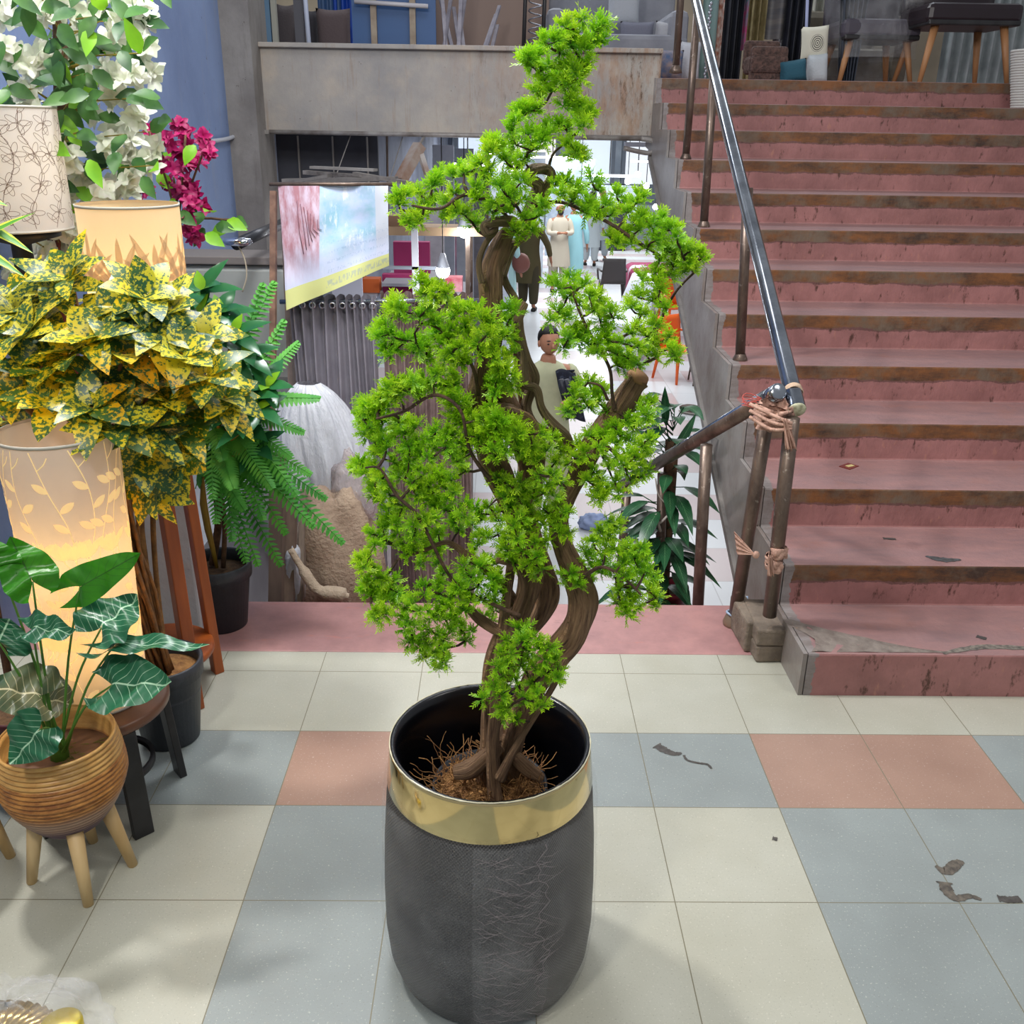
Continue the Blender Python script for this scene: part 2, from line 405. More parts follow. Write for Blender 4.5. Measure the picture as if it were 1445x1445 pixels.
def filmpt(u, v):
    a = 2*PI*u; z = .006+v*.415
    r = .176+.023*min(1, z/.12)**.6 if z < .12 else .199-.012*((z-.12)/.3)**1.5
    q = noise.noise(V((math.cos(a)*4, math.sin(a)*4, z*14)))*.004 + noise.noise(V((math.cos(a)*14, math.sin(a)*14, z*9)))*.0025
    if z < .06: q += .004*abs(noise.noise(V((math.cos(a)*9, math.sin(a)*9, z*30))))
    return PC+V((math.cos(a)*(r+q+.0035), math.sin(a)*(r+q+.0035), z))
M_film = film('stretch_film', .10, rough=.12)
MB().sheet(filmpt, 180, 40).build('stretch_film', M_film, pl)
# overlap strip with raised creases on the front
mb = MB(); random.seed(5)
def creased(u, v):
    a = -1.70+.62*u + .05*math.sin(v*7)*u; z = .02+v*.40; p = filmpt((a % (2*PI))/(2*PI), (z-.006)/.415); o = p-PC
    return p+V((o.x, o.y, 0)).normalized()*(.003+.004*abs(noise.noise(V((u*4, v*22, 3)))))
mb.sheet(creased, 30, 90)
mb.build('film_overlap', film('stretch_film_creased', .07, rough=.1, bump=1), pl)
mb = MB()
for i in range(170):
    a = rnd(-1.72, -1.12); z = rnd(.03, .41); L = rnd(.012, .06); sl = rnd(-1.1, .6)
    pts = []
    for k in range(5):
        aa = a+k/4*L/.19; zz = z+sl*L*k/4+rnd(-.002, .002); zz = min(.42, max(.012, zz))
        p = filmpt((aa % (2*PI))/(2*PI), (zz-.006)/.415); o = p-PC; pts.append(p+V((o.x, o.y, 0)).normalized()*.005)
    mb.tube(pts, [.0001, .0003, .0004, .0003, .0001], 4)
pts = []
for k in range(40):
    z = .03+.385*k/39; a = -1.10+.05*math.sin(k*.5)+.03*math.sin(k*1.7); p = filmpt((a % (2*PI))/(2*PI), (z-.006)/.415); o = p-PC; pts.append(p+V((o.x, o.y, 0)).normalized()*.005)
mb.tube(pts, .0007, 4)
mb.build('film_creases', mat('film_crease', H('8c8486'), .2), pl)
mb = MB()
for a0, a1, r in ((0, 2*PI, .1765),):
    pts = [PC+V((r*math.cos(a0+(a1-a0)*k/120), r*math.sin(a0+(a1-a0)*k/120), .4995+.0012*noise.noise(V((k*.7, 0, 0))))) for k in range(121)]
    mb.tube(pts, [.0012+.0016*max(0, noise.noise(V((k*.5, 4, 0)))) for k in range(121)], 5)
mb.build('rim_film', mat('rim_white', H('cfc9ae'), .2), pl)

np_ = thing('nursery_pot', 'small black nursery pot with brown coir sitting inside the big gold-banded planter', 'pot', PC+V((0, 0, .14)))
C2 = PC+V((.0, .0, .14))
MB().lathe([(.07, .002), (.098, .24), (.104, .245), (.104, .262), (.099, .263), (.096, .22), (.0, .21)], C2, 48).build('pot', mat('nursery_black', H('1d2026'), .5, bump=.3, bs=80), np_)
M_coir = mat('coir', H('7a5230'), .9, col2=H('a87c48'), scale=40, bump=.8, bs=120)
mb = MB(); mb.ell(C2+V((0, 0, .235)), (.096, .096, .035), 20, fn=lambda p: 1+.12*noise.noise(p*5)); 
random.seed(11)
for i in range(900):
    a = rnd(0, 2*PI); r = rnd(.02, .1)
    p = C2+V((r*math.cos(a), r*math.sin(a), .255+rnd(-.015, .01))); pts = [p]; d = V((rnd(-1, 1), rnd(-1, 1), rnd(-.2, .7)))
    for k in range(4):
        d = (d+rvec()*.5).normalized(); p = p+d*rnd(.008, .018); rr = V((p.x-PC.x, p.y-PC.y, 0))
        if rr.length > .145: break
        pts.append(p)
    if len(pts) > 2: mb.tube(pts, .0009, 3, cap=False)
for i in range(9):   # long loose fibres
    a = rnd(2.2, 4.6); p = C2+V((.09*math.cos(a), .09*math.sin(a), .26)); d = V((math.cos(a)*.6, math.sin(a)*.6, 1)); pts = [p]
    for k in range(9):
        d = (d+rvec()*.35).normalized(); p = p+d*.009; pts.append(p)
    mb.tube(pts, .0007, 3, cap=False)
o = mb.build('coir', M_coir, np_); o['kind'] = 'stuff'

TY = -.13
tree = thing('artificial_cedar', 'tall artificial bonsai cedar with twisted brown trunks and bright green sprays', 'tree', PC+V((0, 0, .33)))
TB = PC+V((0, 0, .33))
def bark(name, a, b, c3):
    t = NT(name); P = t.coord('Object'); U = t.coord('UV'); n1 = t.noise(1.0, U, 7, .72, (15, 1.2, 1)); n2 = t.noise(12, P, 4)
    c = t.mix(t.ramp(n1, .36, .62), a, b); c = t.mix(t.ramp(n2, .5, .7), c, c3); c = t.mix(t.ramp(n1, .40, .33), c, H('36251b')); t.bump(n1, 1.0, .03); return t.fin(c, .8)
M_bark = bark('bark', H('6f4e38'), H('bd9670'), H('a07a56'))
M_bark2 = bark('bark_vine', H('6d5540'), H('c2a57e'), H('a88d62'))
M_twig = mat('branch_bark', H('5f4635'), .8, col2=H('3a2a20'), scale=40, bump=.6, bs=90)
M_dead = mat('cut_wood', H('a3784f'), .8, col2=H('7a563a'), scale=30)
def P3(px, py, off=0): return at(px, py, y=TY+off)
SC = 1/1452*1.0
def pxr(px, py, off, w):   # half width in px -> metres at that depth
    p = P3(px, py, off); return .86*w*(p-CAMP).dot(FW)/FPX
def limb(pts, name, m=M_bark, n=14, ex=0, twist=True, cut=False):
    W = [P3(a, b, o) for a, b, w, o in pts]; R_ = [pxr(a, b, o, w) for a, b, w, o in pts]
    if name == 'branch' and max(q[2] for q in pts) <= 6: R_ = [.72*r for r in R_]; m = M_twig
    S = spline(W, 6); RR = []
    for i in range(len(pts)-1):
        for k in range(6): RR.append(R_[i]+(R_[i+1]-R_[i])*k/6)
    RR.append(R_[-1])
    mb = MB(); mb.tube(S, RR, n)
    mb.v = [tuple(V(v)+ (V(v)-S[i//n])*(.32*noise.noise(V((math.cos(2*PI*(i % n)/n+i//n*.09)*1.6, math.sin(2*PI*(i % n)/n+i//n*.09)*1.6, i//n*.12))) + .12*math.sin(3*(2*PI*(i % n)/n)+i//n*.28))) for i, v in enumerate(mb.v)]
    SK.extend(S); acc = 0
    for i in range(len(S)):
        acc += (S[i]-S[i-1]).length if i else 0
        for k in range(n): mb.uv[i*n+k] = (1-abs(2*((k+.5)/n)-1), acc*14)
    return mb.build(name, m, tree, sub=1)
SK = []
limb([(700, 1128, 13, -.055), (697, 1085, 12, -.05), (695, 1040, 11, -.05), (702, 960, 10, -.045), (709, 900, 9, -.03), (716, 840, 9, -.02), (722, 790, 8, 0), (728, 740, 6, 0)], 'trunk')
limb([(688, 1105, 20, .0), (692, 1050, 16, 0), (690, 1000, 14, 0), (694, 950, 15, 0), (712, 900, 17, 0), (736, 862, 20, .01), (748, 815, 21, .01), (742, 770, 20, .01), (722, 710, 21, 0), (700, 665, 22, 0), (682, 620, 24, 0), (672, 580, 20, 0), (674, 540, 12, 0), (678, 505, 7, 0), (680, 488, 4, 0)], 'trunk')
limb([(715, 1110, 24, .02), (722, 1050, 24, .02), (735, 1000, 22, .02), (756, 958, 22, .02), (785, 925, 24, .01), (812, 890, 26, 0), (822, 850, 25, 0), (812, 808, 23, 0), (795, 770, 18, 0), (788, 735, 15, 0), (800, 700, 15, 0), (818, 665, 17, 0), (842, 622, 19, 0), (868, 585, 21, 0), (892, 545, 20, -.01), (899, 534, 20, -.01)], 'trunk')
mb = MB(); a = P3(899, 534, -.01); b = P3(903, 528, -.012); mb.tube([a, b], [pxr(899, 534, 0, 19), pxr(899, 534, 0, 17)], 12); mb.build('cut_end', M_dead, tree)
limb([(712, 960, 12, .03), (735, 905, 16, .04), (762, 865, 19, .05), (772, 825, 20, .05), (752, 760, 18, .05), (742, 700, 14, .05), (745, 650, 18, .04), (728, 600, 26, .03), (705, 560, 26, .02), (690, 520, 14, .01), (696, 470, 16, 0), (694, 425, 19, 0), (695, 385, 20, 0), (705, 350, 17, 0), (718, 322, 11, 0)], 'trunk')
limb([(668, 610, 12, -.02), (690, 590, 18, -.02), (720, 585, 20, -.02), (745, 600, 14, -.01), (760, 640, 10, 0), (755, 700, 8, .02)], 'trunk')
limb([(681, 400, 6, -.02), (676, 372, 5, -.02), (684, 345, 5, -.02), (700, 322, 6, -.02), (688, 330, 6, -.03), (684, 318, 7, -.03), (700, 313, 9, -.03), (722, 313, 9, -.02), (735, 320, 8, -.01), (748, 290, 9, 0), (760, 262, 10, 0), (745, 252, 9, -.01), (752, 240, 9, -.01), (770, 238, 9, 0), (779, 248, 8, 0), (768, 268, 10, .01), (752, 300, 10, .01), (742, 330, 8, .01), (722, 350, 8, .01), (708, 390, 8, .0)], 'vine', M_bark2)
limb([(705, 372, 5, .02), (714, 400, 6, .02), (729, 430, 7, .02), (734, 470, 8, .02), (741, 505, 10, .02), (752, 535, 11, .02), (742, 575, 9, .02), (755, 600, 8, .02), (778, 612, 8, .02), (799, 625, 8, .02)], 'vine', M_bark2)
limb([(722, 486, 4, -.0), (742, 428, 6, 0), (728, 455, 7, 0), (738, 500, 6, 0), (740, 540, 9, 0), (757, 548, 7, 0), (764, 575, 7, 0), (780, 598, 8, 0), (802, 618, 8, .01), (806, 640, 7, .02)], 'vine', M_bark2)
limb([(744, 600, 7, .05), (736, 550, 7, .05), (728, 500, 6, .05), (722, 470, 4, .05)], 'vine', M_bark)
limb([(705, 1100, 10, -.07), (725, 1060, 6, -.08), (755, 1010, 5, -.08), (782, 965, 5, -.06), (800, 930, 5, -.04)], 'branch')
limb([(640, 1090, 12, -.03), (665, 1085, 16, -.03), (690, 1065, 14, -.03), (705, 1050, 12, -.02)], 'root')
limb([(765, 1100, 8, .0), (745, 1085, 12, 0), (725, 1065, 13, 0)], 'root')
limb([(732, 940, 9, -.03), (722, 895, 8, -.03), (700, 890, 10, -.03), (676, 872, 9, -.03), (655, 850, 5, -.04)], 'branch')
limb([(725, 870, 8, -.02), (738, 830, 7, -.02), (728, 800, 5, -.03), (700, 790, 5, -.04)], 'branch')
limb([(735, 860, 10, .0), (700, 815, 9, -.02), (660, 785, 7, -.04), (632, 765, 4, -.05), (600, 776, 3, -.06), (560, 790, 2, -.06)], 'branch')
limb([(712, 700, 6, -.02), (665, 640, 4, -.06), (650, 580, 4, -.08), (613, 557, 4, -.08), (570, 580, 3.5, -.08), (530, 591, 3, -.08)], 'branch')
limb([(735, 870, 6, -.04), (690, 850, 4, -.05), (640, 820, 4, -.06), (592, 732, 4, -.08), (560, 700, 4, -.08), (537, 662, 3, -.08), (515, 660, 2, -.08)], 'branch')
limb([(868, 580, 6, -.02), (864, 555, 4, -.03), (860, 520, 4, -.04), (838, 480, 3.5, -.05), (818, 440, 3, -.05), (806, 405, 2, -.05)], 'branch')
limb([(858, 565, 4, -.03), (848, 545, 3, -.04), (830, 540, 2, -.04)], 'branch')
limb([(895, 536, 5, -.0), (906, 515, 4, .01), (930, 500, 4, .02), (925, 470, 4, .03), (938, 440, 4, .03), (955, 410, 3, .03), (980, 384, 3, .02)], 'branch')
limb([(775, 250, 4, 0), (775, 235, 4, 0), (782, 215, 3, 0), (802, 198, 3, 0), (818, 180, 3, -.01), (808, 140, 3, -.01), (822, 110, 3, -.01), (832, 80, 2.5, -.01), (830, 40, 2, -.01)], 'branch')
limb([(755, 290, 5, 0), (790, 285, 4, -.01), (830, 300, 4, -.02), (865, 318, 4, -.02), (905, 345, 4, -.02), (940, 365, 3, -.01)], 'branch')
limb([(720, 310, 4, -.01), (690, 285, 4, -.02), (655, 275, 4, -.04), (620, 295, 3.5, -.05), (580, 290, 2.5, -.06)], 'branch')
limb([(676, 560, 5, -.01), (668, 520, 4, -.03), (640, 480, 3, -.04), (600, 455, 3, -.05), (585, 470, 2.5, -.06)], 'branch')
limb([(800, 690, 5, -.01), (760, 660, 4, -.03), (745, 640, 3, -.05)], 'branch')
limb([(842, 620, 5, -.02), (870, 640, 4, -.05), (895, 660, 3, -.07)], 'branch')
limb([(815, 820, 6, -.01), (850, 800, 4, -.05), (885, 820, 3, -.07), (905, 840, 2, -.07)], 'branch')
limb([(750, 960, 5, -.04), (735, 930, 4, -.08), (745, 905, 3, -.1)], 'branch')

BL = """820,28 840,45 812,50 798,40 850,35 848,60 770,62 760,80 790,75 824,72 775,95 752,95 800,95 825,95 818,112 790,115 768,115 778,130 800,122 757,130 762,142 805,142 813,150 795,150 829,165 823,179 735,160 757,156 728,172 720,187 745,190 775,185 765,200 790,177 730,205 702,208 752,212 740,225 802,205 808,222 690,215 712,225 727,240 830,160 812,105 835,60 805,62 783,60 745,85 742,160 815,215
692,208 679,231 655,245 611,262 571,276 563,289 577,312 603,302 629,310 655,303 669,318 671,268 674,281 642,273 598,290 590,273 618,256 640,250 585,300 560,278 592,312 615,285 630,290 685,255 690,240 645,300
715,265 735,282 715,300 740,310 750,325 700,285 765,290 735,258 725,325 760,305 720,280 705,262 695,300 730,335
782,262 800,257 792,275 815,270 835,257 845,270 830,285 855,290 870,277 880,290 860,305 885,300 897,287 905,305 920,320 902,325 935,310 945,325 925,340 880,330 870,343 890,345 955,335 960,350 943,355 975,355 990,365 970,372 950,375 930,370 925,385 945,390 965,385 925,400 905,395 807,285 840,302 825,300 895,315 912,350 935,352 860,335 985,358
900,420 920,425 938,435 905,445 900,465 925,460 945,475 920,485 900,490 880,485 885,505 900,515 870,500 925,505 945,492 952,502 880,520 890,435 930,410 912,475 890,470 870,515 910,500
805,394 789,407 810,413 826,402 831,418 800,420 847,434 837,439 818,431 866,449 847,452 852,465 855,478 787,441 776,452 797,449 810,462 802,478 795,491 816,481 831,489 842,499 858,489 783,400 840,420 860,440 826,470 845,485
831,539 818,549 810,570 800,581 824,565 842,568 847,552 831,576 855,580 808,556 836,556
918,570 900,575 889,583 910,586 884,594 895,602 868,602 852,612 831,615 873,614 889,623 915,620 868,627 847,630 884,639 868,646 900,657 858,660 884,664 913,664 905,673 837,666 829,678 847,680 868,681 889,678 858,694 847,704 873,697 905,630 878,655 895,645 825,640 850,645 842,692 915,590
718,436 729,441 716,457 716,473 710,507 721,528 726,544 705,525 722,500 724,480 712,550 698,555
716,597 731,600 710,612 747,612 726,623 763,612 779,618 771,636 789,636 805,639 813,647 784,652 800,656 818,630 716,639 734,639 750,630 700,605 745,640 760,650 731,612
779,670 792,681 773,683 766,697 700,676 716,683 734,681 710,702 731,702 753,704 766,718 787,715 797,723 745,690 760,670 780,700 720,715 742,718
705,736 724,741 745,746 766,741 787,749 800,754 718,762 737,778 716,778 752,788 766,804 753,809 781,736 730,760 755,765 770,765 742,800 725,795 760,785 735,730 775,725 790,735
858,736 847,749 868,741 837,765 858,762 826,778 847,782 868,775 884,775 905,773 910,785 895,788 879,794 816,796 837,801 805,809 795,812 800,825 816,825 831,817 847,809 868,813 884,812 874,833 884,840 895,830 910,807 921,817 916,833 926,844 924,857 881,857 884,867 897,859 871,851 860,752 855,775 830,790 852,795 900,800 862,800 890,850 812,810
731,888 718,904 739,904 758,901 774,915 784,930 787,946 787,957 768,930 747,920 721,922 708,922 716,938 708,954 716,972 705,980 739,985 758,978 763,996 739,993 716,1004 729,1015 708,1014 755,943 735,940 760,915 772,950 750,965 700,940 698,968 745,890 690,999 681,986 708,1000 728,960
524,754 540,746 550,736 563,752 545,767 529,770 569,767 584,741 603,741 619,754 603,762 584,757 621,770 600,778 584,778 574,783 595,794 613,780 619,796 560,740 535,758 592,768
508,791 521,788 529,804 513,801 519,820 516,833 529,828 524,841 542,817 555,820 542,833 561,836 550,846 563,849 535,815 550,830 515,790
529,862 534,872 545,867
600,828 598,840 584,851 571,857 566,870 577,878 571,888 592,862 603,862 621,838 626,809 619,825 637,843 634,857 619,867 608,872 629,875 650,830 642,825 645,838 663,846 661,833 655,862 647,883 634,893 655,893 666,891 658,904 626,904 616,896 603,888 584,901 592,914 577,907 605,909 624,920 597,928 616,930 629,935 619,943 630,915 612,920 600,900 640,868 625,855 585,885
666,791 676,799 687,791 700,796 682,812 695,817 705,836 692,833 676,825 695,851 692,875 682,870 674,770 687,759 703,754 711,772 666,741 679,733 648,749 642,738 655,800 665,815 680,845 700,862 705,815 710,790
592,399 605,405 621,410 613,420 629,415 603,436 592,447 608,449 613,457 632,425 600,415
563,434 555,431 569,441 558,442
545,460 534,468 548,473 558,481 545,491 550,502 561,491 574,481 587,484 592,494 603,491 603,507 619,470 621,486 632,478 637,499 627,510 648,510 656,515 645,436 640,447 661,439 674,439 679,449 656,460 650,470 669,470 684,455 687,473 663,486 698,491 703,476 708,520 700,523 708,539 692,544 635,465 650,490 640,485 675,485 690,455 695,505 680,500 700,540 537,475
616,528 600,536 611,544 587,544 582,539 603,552 571,552 558,544 563,560 550,560 537,560 529,573 519,572 508,586 521,586 537,576 550,573 510,597 521,604 519,618 534,612 529,625 542,625 532,641 545,636 575,540 590,555 545,550 538,590 515,610 525,590 540,600
563,597 577,597 587,604 571,612 558,618 577,631 590,623 556,652 563,665 566,675 577,652 595,641 603,647 616,610 624,623 613,633 629,631 637,641 640,615 645,652 653,644 656,665 661,631 570,640 605,620 630,610 648,625 560,605 585,640 568,662
637,531 642,544 632,560 640,570 637,589 653,573 661,586 669,597 650,597 666,612 674,618 682,591 698,591 708,597 692,612 708,618 695,633 711,633 630,545 645,585 685,605 680,625 700,645 655,600 690,575
508,654 503,662 516,668 529,662 524,681 540,676 529,697 545,689 550,699 558,710 548,720 569,715 563,728 550,731 518,658 535,668 540,705 530,690
587,665 598,670 613,670 582,681 592,689 605,686 619,681 629,691 637,678 603,707 587,699 619,707 634,704 629,720 645,723 656,712 671,718 679,725 703,683 600,697 612,695 625,672 640,695 612,715
598,731 613,733 655,730 690,715 700,725"""
random.seed(3)
TF = []
for li, line in enumerate(BL.split('\n')):
    for w in line.split():
        a, b = map(float, w.split(','))
        off = .10*noise.noise(V((a*.012, b*.012, li*1.7))) - .035 + rnd(-.022, .022)
        if 690 < a < 800 and b > 880: off = -.10+rnd(-.03, .03)
        if a < 600: off -= .02
        TF.append(P3(a, b, off)); 
        if random.random() < (.5 if b < 250 else .2 if b < 400 else .12): TF.append(P3(a+rnd(-10, 10), b+rnd(-8, 8), off+rnd(.01, .05)))
# twigs: every spray is joined to the nearest wood or to a spray nearer to it
tw = MB(); nodes = list(SK); rem = sorted(TF, key=lambda p: min((p-q).length_squared for q in SK))
from mathutils import kdtree
for p in rem:
    q = min(nodes, key=lambda q: (p-q).length_squared); d = p-q
    mid = q+d*.5+rvec()*d.length*.12
    r = .0016 if d.length < .03 else .0022
    tw.tube([q, mid, p], [r*1.2, r, r*.7], 5, cap=False)
    for k in (.33, .66): nodes.append(q+d*k)
    nodes.append(p)
tw.build('twigs', mat('twig_bark', H('4a3428'), .8, col2=H('2f221c'), scale=30), tree)
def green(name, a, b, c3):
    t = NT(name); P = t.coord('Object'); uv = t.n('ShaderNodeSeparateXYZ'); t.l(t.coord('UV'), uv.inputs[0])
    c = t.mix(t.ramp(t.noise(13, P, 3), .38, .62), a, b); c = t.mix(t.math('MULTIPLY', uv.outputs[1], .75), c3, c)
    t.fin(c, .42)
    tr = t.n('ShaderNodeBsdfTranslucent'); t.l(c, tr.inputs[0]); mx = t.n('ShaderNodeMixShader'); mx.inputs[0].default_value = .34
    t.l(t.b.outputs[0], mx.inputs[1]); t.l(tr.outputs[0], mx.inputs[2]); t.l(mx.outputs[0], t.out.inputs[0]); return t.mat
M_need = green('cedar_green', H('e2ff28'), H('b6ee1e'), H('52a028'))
def spray(mb, c):
    out = (c-V((c.x*.9+TB.x*.1, TY, c.z-.03))); out = (out.normalized()*.3 + V((0, -.35, .55))).normalized()
    ns = random.randint(22, 27); R0 = rnd(.0155, .0215)
    for s in range(ns):
        d = (rvec()+out*.75).normalized(); L = R0*rnd(.75, 1.1)
        sd = d.orthogonal().normalized(); sd = Matrix.Rotation(rnd(0, 6.28), 3, d) @ sd; nn = d.cross(sd)
        def blade(p, dd, l, w, u0):
            dd = dd.normalized(); s2 = dd.cross(nn).normalized()
            b = mb.add([p-s2*w*.35, p+dd*l*.55-s2*w, p+dd*l, p+dd*l*.55+s2*w, p+s2*w*.35], [(0, 4, 3, 1), (1, 3, 2)])
            for k, u in enumerate((u0, u0+.15, 1, u0+.15, u0)): mb.uv[b+k] = (0, min(1, u))
        blade(c, d, L, .0009, .1)
        for k in range(4):
            t_ = .28+.20*k; p = c+d*(L*t_)
            for sg in (-1, 1):
                blade(p, d+sd*(sg*rnd(.55, .95))+nn*rnd(-.3, .3), L*rnd(.26, .42), .00095, .3+.15*k)
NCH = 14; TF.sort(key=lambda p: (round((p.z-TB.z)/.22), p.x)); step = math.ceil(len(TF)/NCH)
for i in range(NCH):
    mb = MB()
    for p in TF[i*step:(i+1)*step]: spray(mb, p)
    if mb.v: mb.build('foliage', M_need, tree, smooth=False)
# ================================================================ left group: lamps, stands, potted plants
M_seat = 0
M_blackwood = mat('black_wood', H('1b1a1c'), .45, col2=H('2b2a2c'), scale=12)
M_orangewood = NT('orange_wood'); t = M_orangewood; P = t.coord(); n1 = t.noise(14, P, 5, .6, (1, 1, .12))
M_orangewood = t.fin(t.mix(t.ramp(n1, .35, .65), H('a8551f'), H('7d3a16')), .4)
M_palewood = mat('pale_wood', H('d9bd8c'), .5, col2=H('c7a570'), scale=18, st=(1, 1, .15))
M_legwood = mat('beech_leg', H('b58357'), .5, col2=H('a0704a'), scale=18, st=(1, 1, .15))
M_soil = mat('soil', H('4a3626'), .95, col2=H('6d5238'), scale=40, bump=.8)
M_potblack = mat('black_plastic_pot', H('2b2e34'), .5, col2=H('383b42'), scale=9, bump=.25, bs=60)

def lamp_mats(name, base, pat, glow, eb=.0, ep=.0, tb=.45, tp=.62):
    def one(nm, c, tr, em):
        t = NT(nm); t.bump(t.math('ADD', t.noise(160, st=(1, 1, 4), detail=2), t.noise(160, st=(4, 4, 1), detail=2)), .15, .003)
        t.fin(c, .8, Emission_Color=(*glow, 1), Emission_Strength=em)
        b = t.n('ShaderNodeBsdfTranslucent'); b.inputs[0].default_value = (*glow, 1)
        mx = t.n('ShaderNodeMixShader'); mx.inputs[0].default_value = tr
        t.l(t.b.outputs[0], mx.inputs[1]); t.l(b.outputs[0], mx.inputs[2]); t.l(mx.outputs[0], t.out.inputs[0]); return t.mat
    g0 = glow; return one(name+'_shade', base, tb, eb), one(name+'_pattern', pat, tp, ep)
def cyl_lamp(name, label, c, R, z0, z1, mats, draw, power, Rb=None, dz=.003, bulb=True):
    Rb = Rb or R
    th = thing(name, label, 'lamp', (c[0], c[1], z0))
    rad = lambda z: Rb+(R-Rb)*(z-z0)/(z1-z0)
    mb = MB(); n = 72; nz = 14
    mb.lathe([(rad(z0+(z1-z0)*k/nz), z0+(z1-z0)*k/nz) for k in range(nz+1)], (c[0], c[1], 0), n)
    def S(u, v, o=.0006):   # u: angle in degrees (-90 faces the camera side), v: height
        a = math.radians(u); r = rad(v)+o; return V((c[0]+r*math.cos(a), c[1]+r*math.sin(a), v))
    def petal(u, v, ang, L, W):
        ca, sa = math.cos(ang), math.sin(ang); seg = 7; pts = []
        for s_ in (1, -1):
            rng = range(seg+1) if s_ == 1 else range(seg-1, 0, -1)
            for k in rng:
                t_ = k/seg; w = s_*W/2*math.sin(PI*t_)**.75; x = t_*L; pts.append((x*ca-w*sa, x*sa+w*ca))
        vs = [S(u+math.degrees(x/R), v+y) for x, y in pts]
        if all(z0+.003 < q.z < z1-.003 for q in vs): mb.add(vs, [tuple(range(len(vs)))], 1)
    def stem(P_, w=.0022):
        SP = spline([V((a_, b_, 0)) for a_, b_ in P_], 6); vs = []
        for i, q in enumerate(SP):
            d = (SP[min(i+1, len(SP)-1)]-SP[max(i-1, 0)]); dx = math.radians(d.x)*R; L = math.hypot(dx, d.y) or 1
            nx, ny = -d.y/L*w/2, dx/L*w/2
            zz = min(z1-.003, max(z0+.003, q.y)); vs += [S(q.x+math.degrees(nx/R), min(z1-.002, max(z0+.002, zz+ny))), S(q.x-math.degrees(nx/R), min(z1-.002, max(z0+.002, zz-ny)))]
        mb.add(vs, [(2*i, 2*i+1, 2*i+3, 2*i+2) for i in range(len(SP)-1)], 1); return SP
    draw(petal, stem, z0, z1)
    shd = mb.build('shade', mats, th)
    mb = MB()
    for z in (z0+.002, z1-.002):
        mb.lathe([(rad(z)-.001, z-.003), (rad(z)+.0012, z-.003), (rad(z)+.0012, z+.003), (rad(z)-.001, z+.003)], (c[0], c[1], 0), n)
    mb.build('shade_rim', mat(name+'_rim', H('b9b4a8'), .5), shd)
    if bulb:
        mb = MB(); mb.tube([(c[0], c[1], z0+.004), (c[0], c[1], z0+.10)], .012, 10); mb.lathe([(0, z0+.002), (rad(z0)-.003, z0+.002), (rad(z0)-.003, z0+.008), (0, z0+.008)], (c[0], c[1], 0), 32)
        mb.build('base', M_blackwood, th)
        mb = MB(); mb.ell((c[0], c[1], z0+.13), (.028, .028, .038), 14); mb.build('bulb', emis(name+'_bulb', (1, .82, .5), 6), th)
        for zz, pw in ((.13, .6), (.45*(z1-z0)+.05, .4)):
            l = bpy.data.lights.new('lamp_glow', 'POINT'); l.energy = power*pw; l.color = (1, .70, .36); l.shadow_soft_size = .03
            lo = bpy.data.objects.new('lamp_glow', l); COL.objects.link(lo); lo.parent = th; lo.location = (0, 0, zz+.03)
    return th
def draw_vines(petal, stem, z0, z1):
    random.seed(8)
    for u0 in range(-175, 190, 24):
        SP = stem([(u0+14*math.sin(k*1.15+u0), z0+.01+(z1-z0-.02)*k/7) for k in range(8)])
        for i in range(3, len(SP)-2, 3):
            q = SP[i]; sg = 1 if (i//3) % 2 else -1
            if (i//3) % 5 == 3:   # tulip-like flower on a side stalk
                stem([(q.x, q.y), (q.x+sg*7, q.y+.012), (q.x+sg*11, q.y+.026)], .002)
                for a in (-.75, -.25, .25, .75): petal(q.x+sg*11, q.y+.026, PI/2+a, .042, .017)
            else:
                a = PI/2-sg*.95; petal(q.x, q.y, a, .036, .016)
def draw_ferns(petal, stem, z0, z1):
    random.seed(4)
    for u0 in range(-170, 180, 40):
        for zc in (z0+.08, z0+.30, z0+.46):
            for k in range(7): petal(u0+rnd(-4, 4), zc, PI/2+(k-3)*.42, rnd(.09, .13), .016)
def draw_lines(petal, stem, z0, z1):
    random.seed(9)
    for u0 in range(-170, 190, 26):
        SP = stem([(u0+9*math.sin(k*1.3+u0), z0+.01+(z1-z0-.02)*k/6) for k in range(7)], .0014)
        for i in range(2, len(SP)-1, 3):
            q = SP[i]; sg = 1 if i % 2 else -1; L = rnd(.02, .04)
            def loop(uc, vc, ang, L, W):
                pts = []
                for k in range(13):
                    t_ = k/12*2*PI; x = L*.5*(1-math.cos(t_)); w = W*math.sin(t_); pts.append((uc+math.degrees((x*math.cos(ang)-w*math.sin(ang))/.12), vc+x*math.sin(ang)+w*math.cos(ang)))
                stem(pts, .001)
            if i % 9 == 5:
                for a in range(5): loop(q.x, q.y, a*1.256, .028, .006)
            else: loop(q.x, q.y, PI/2-sg*.8, L, .005)
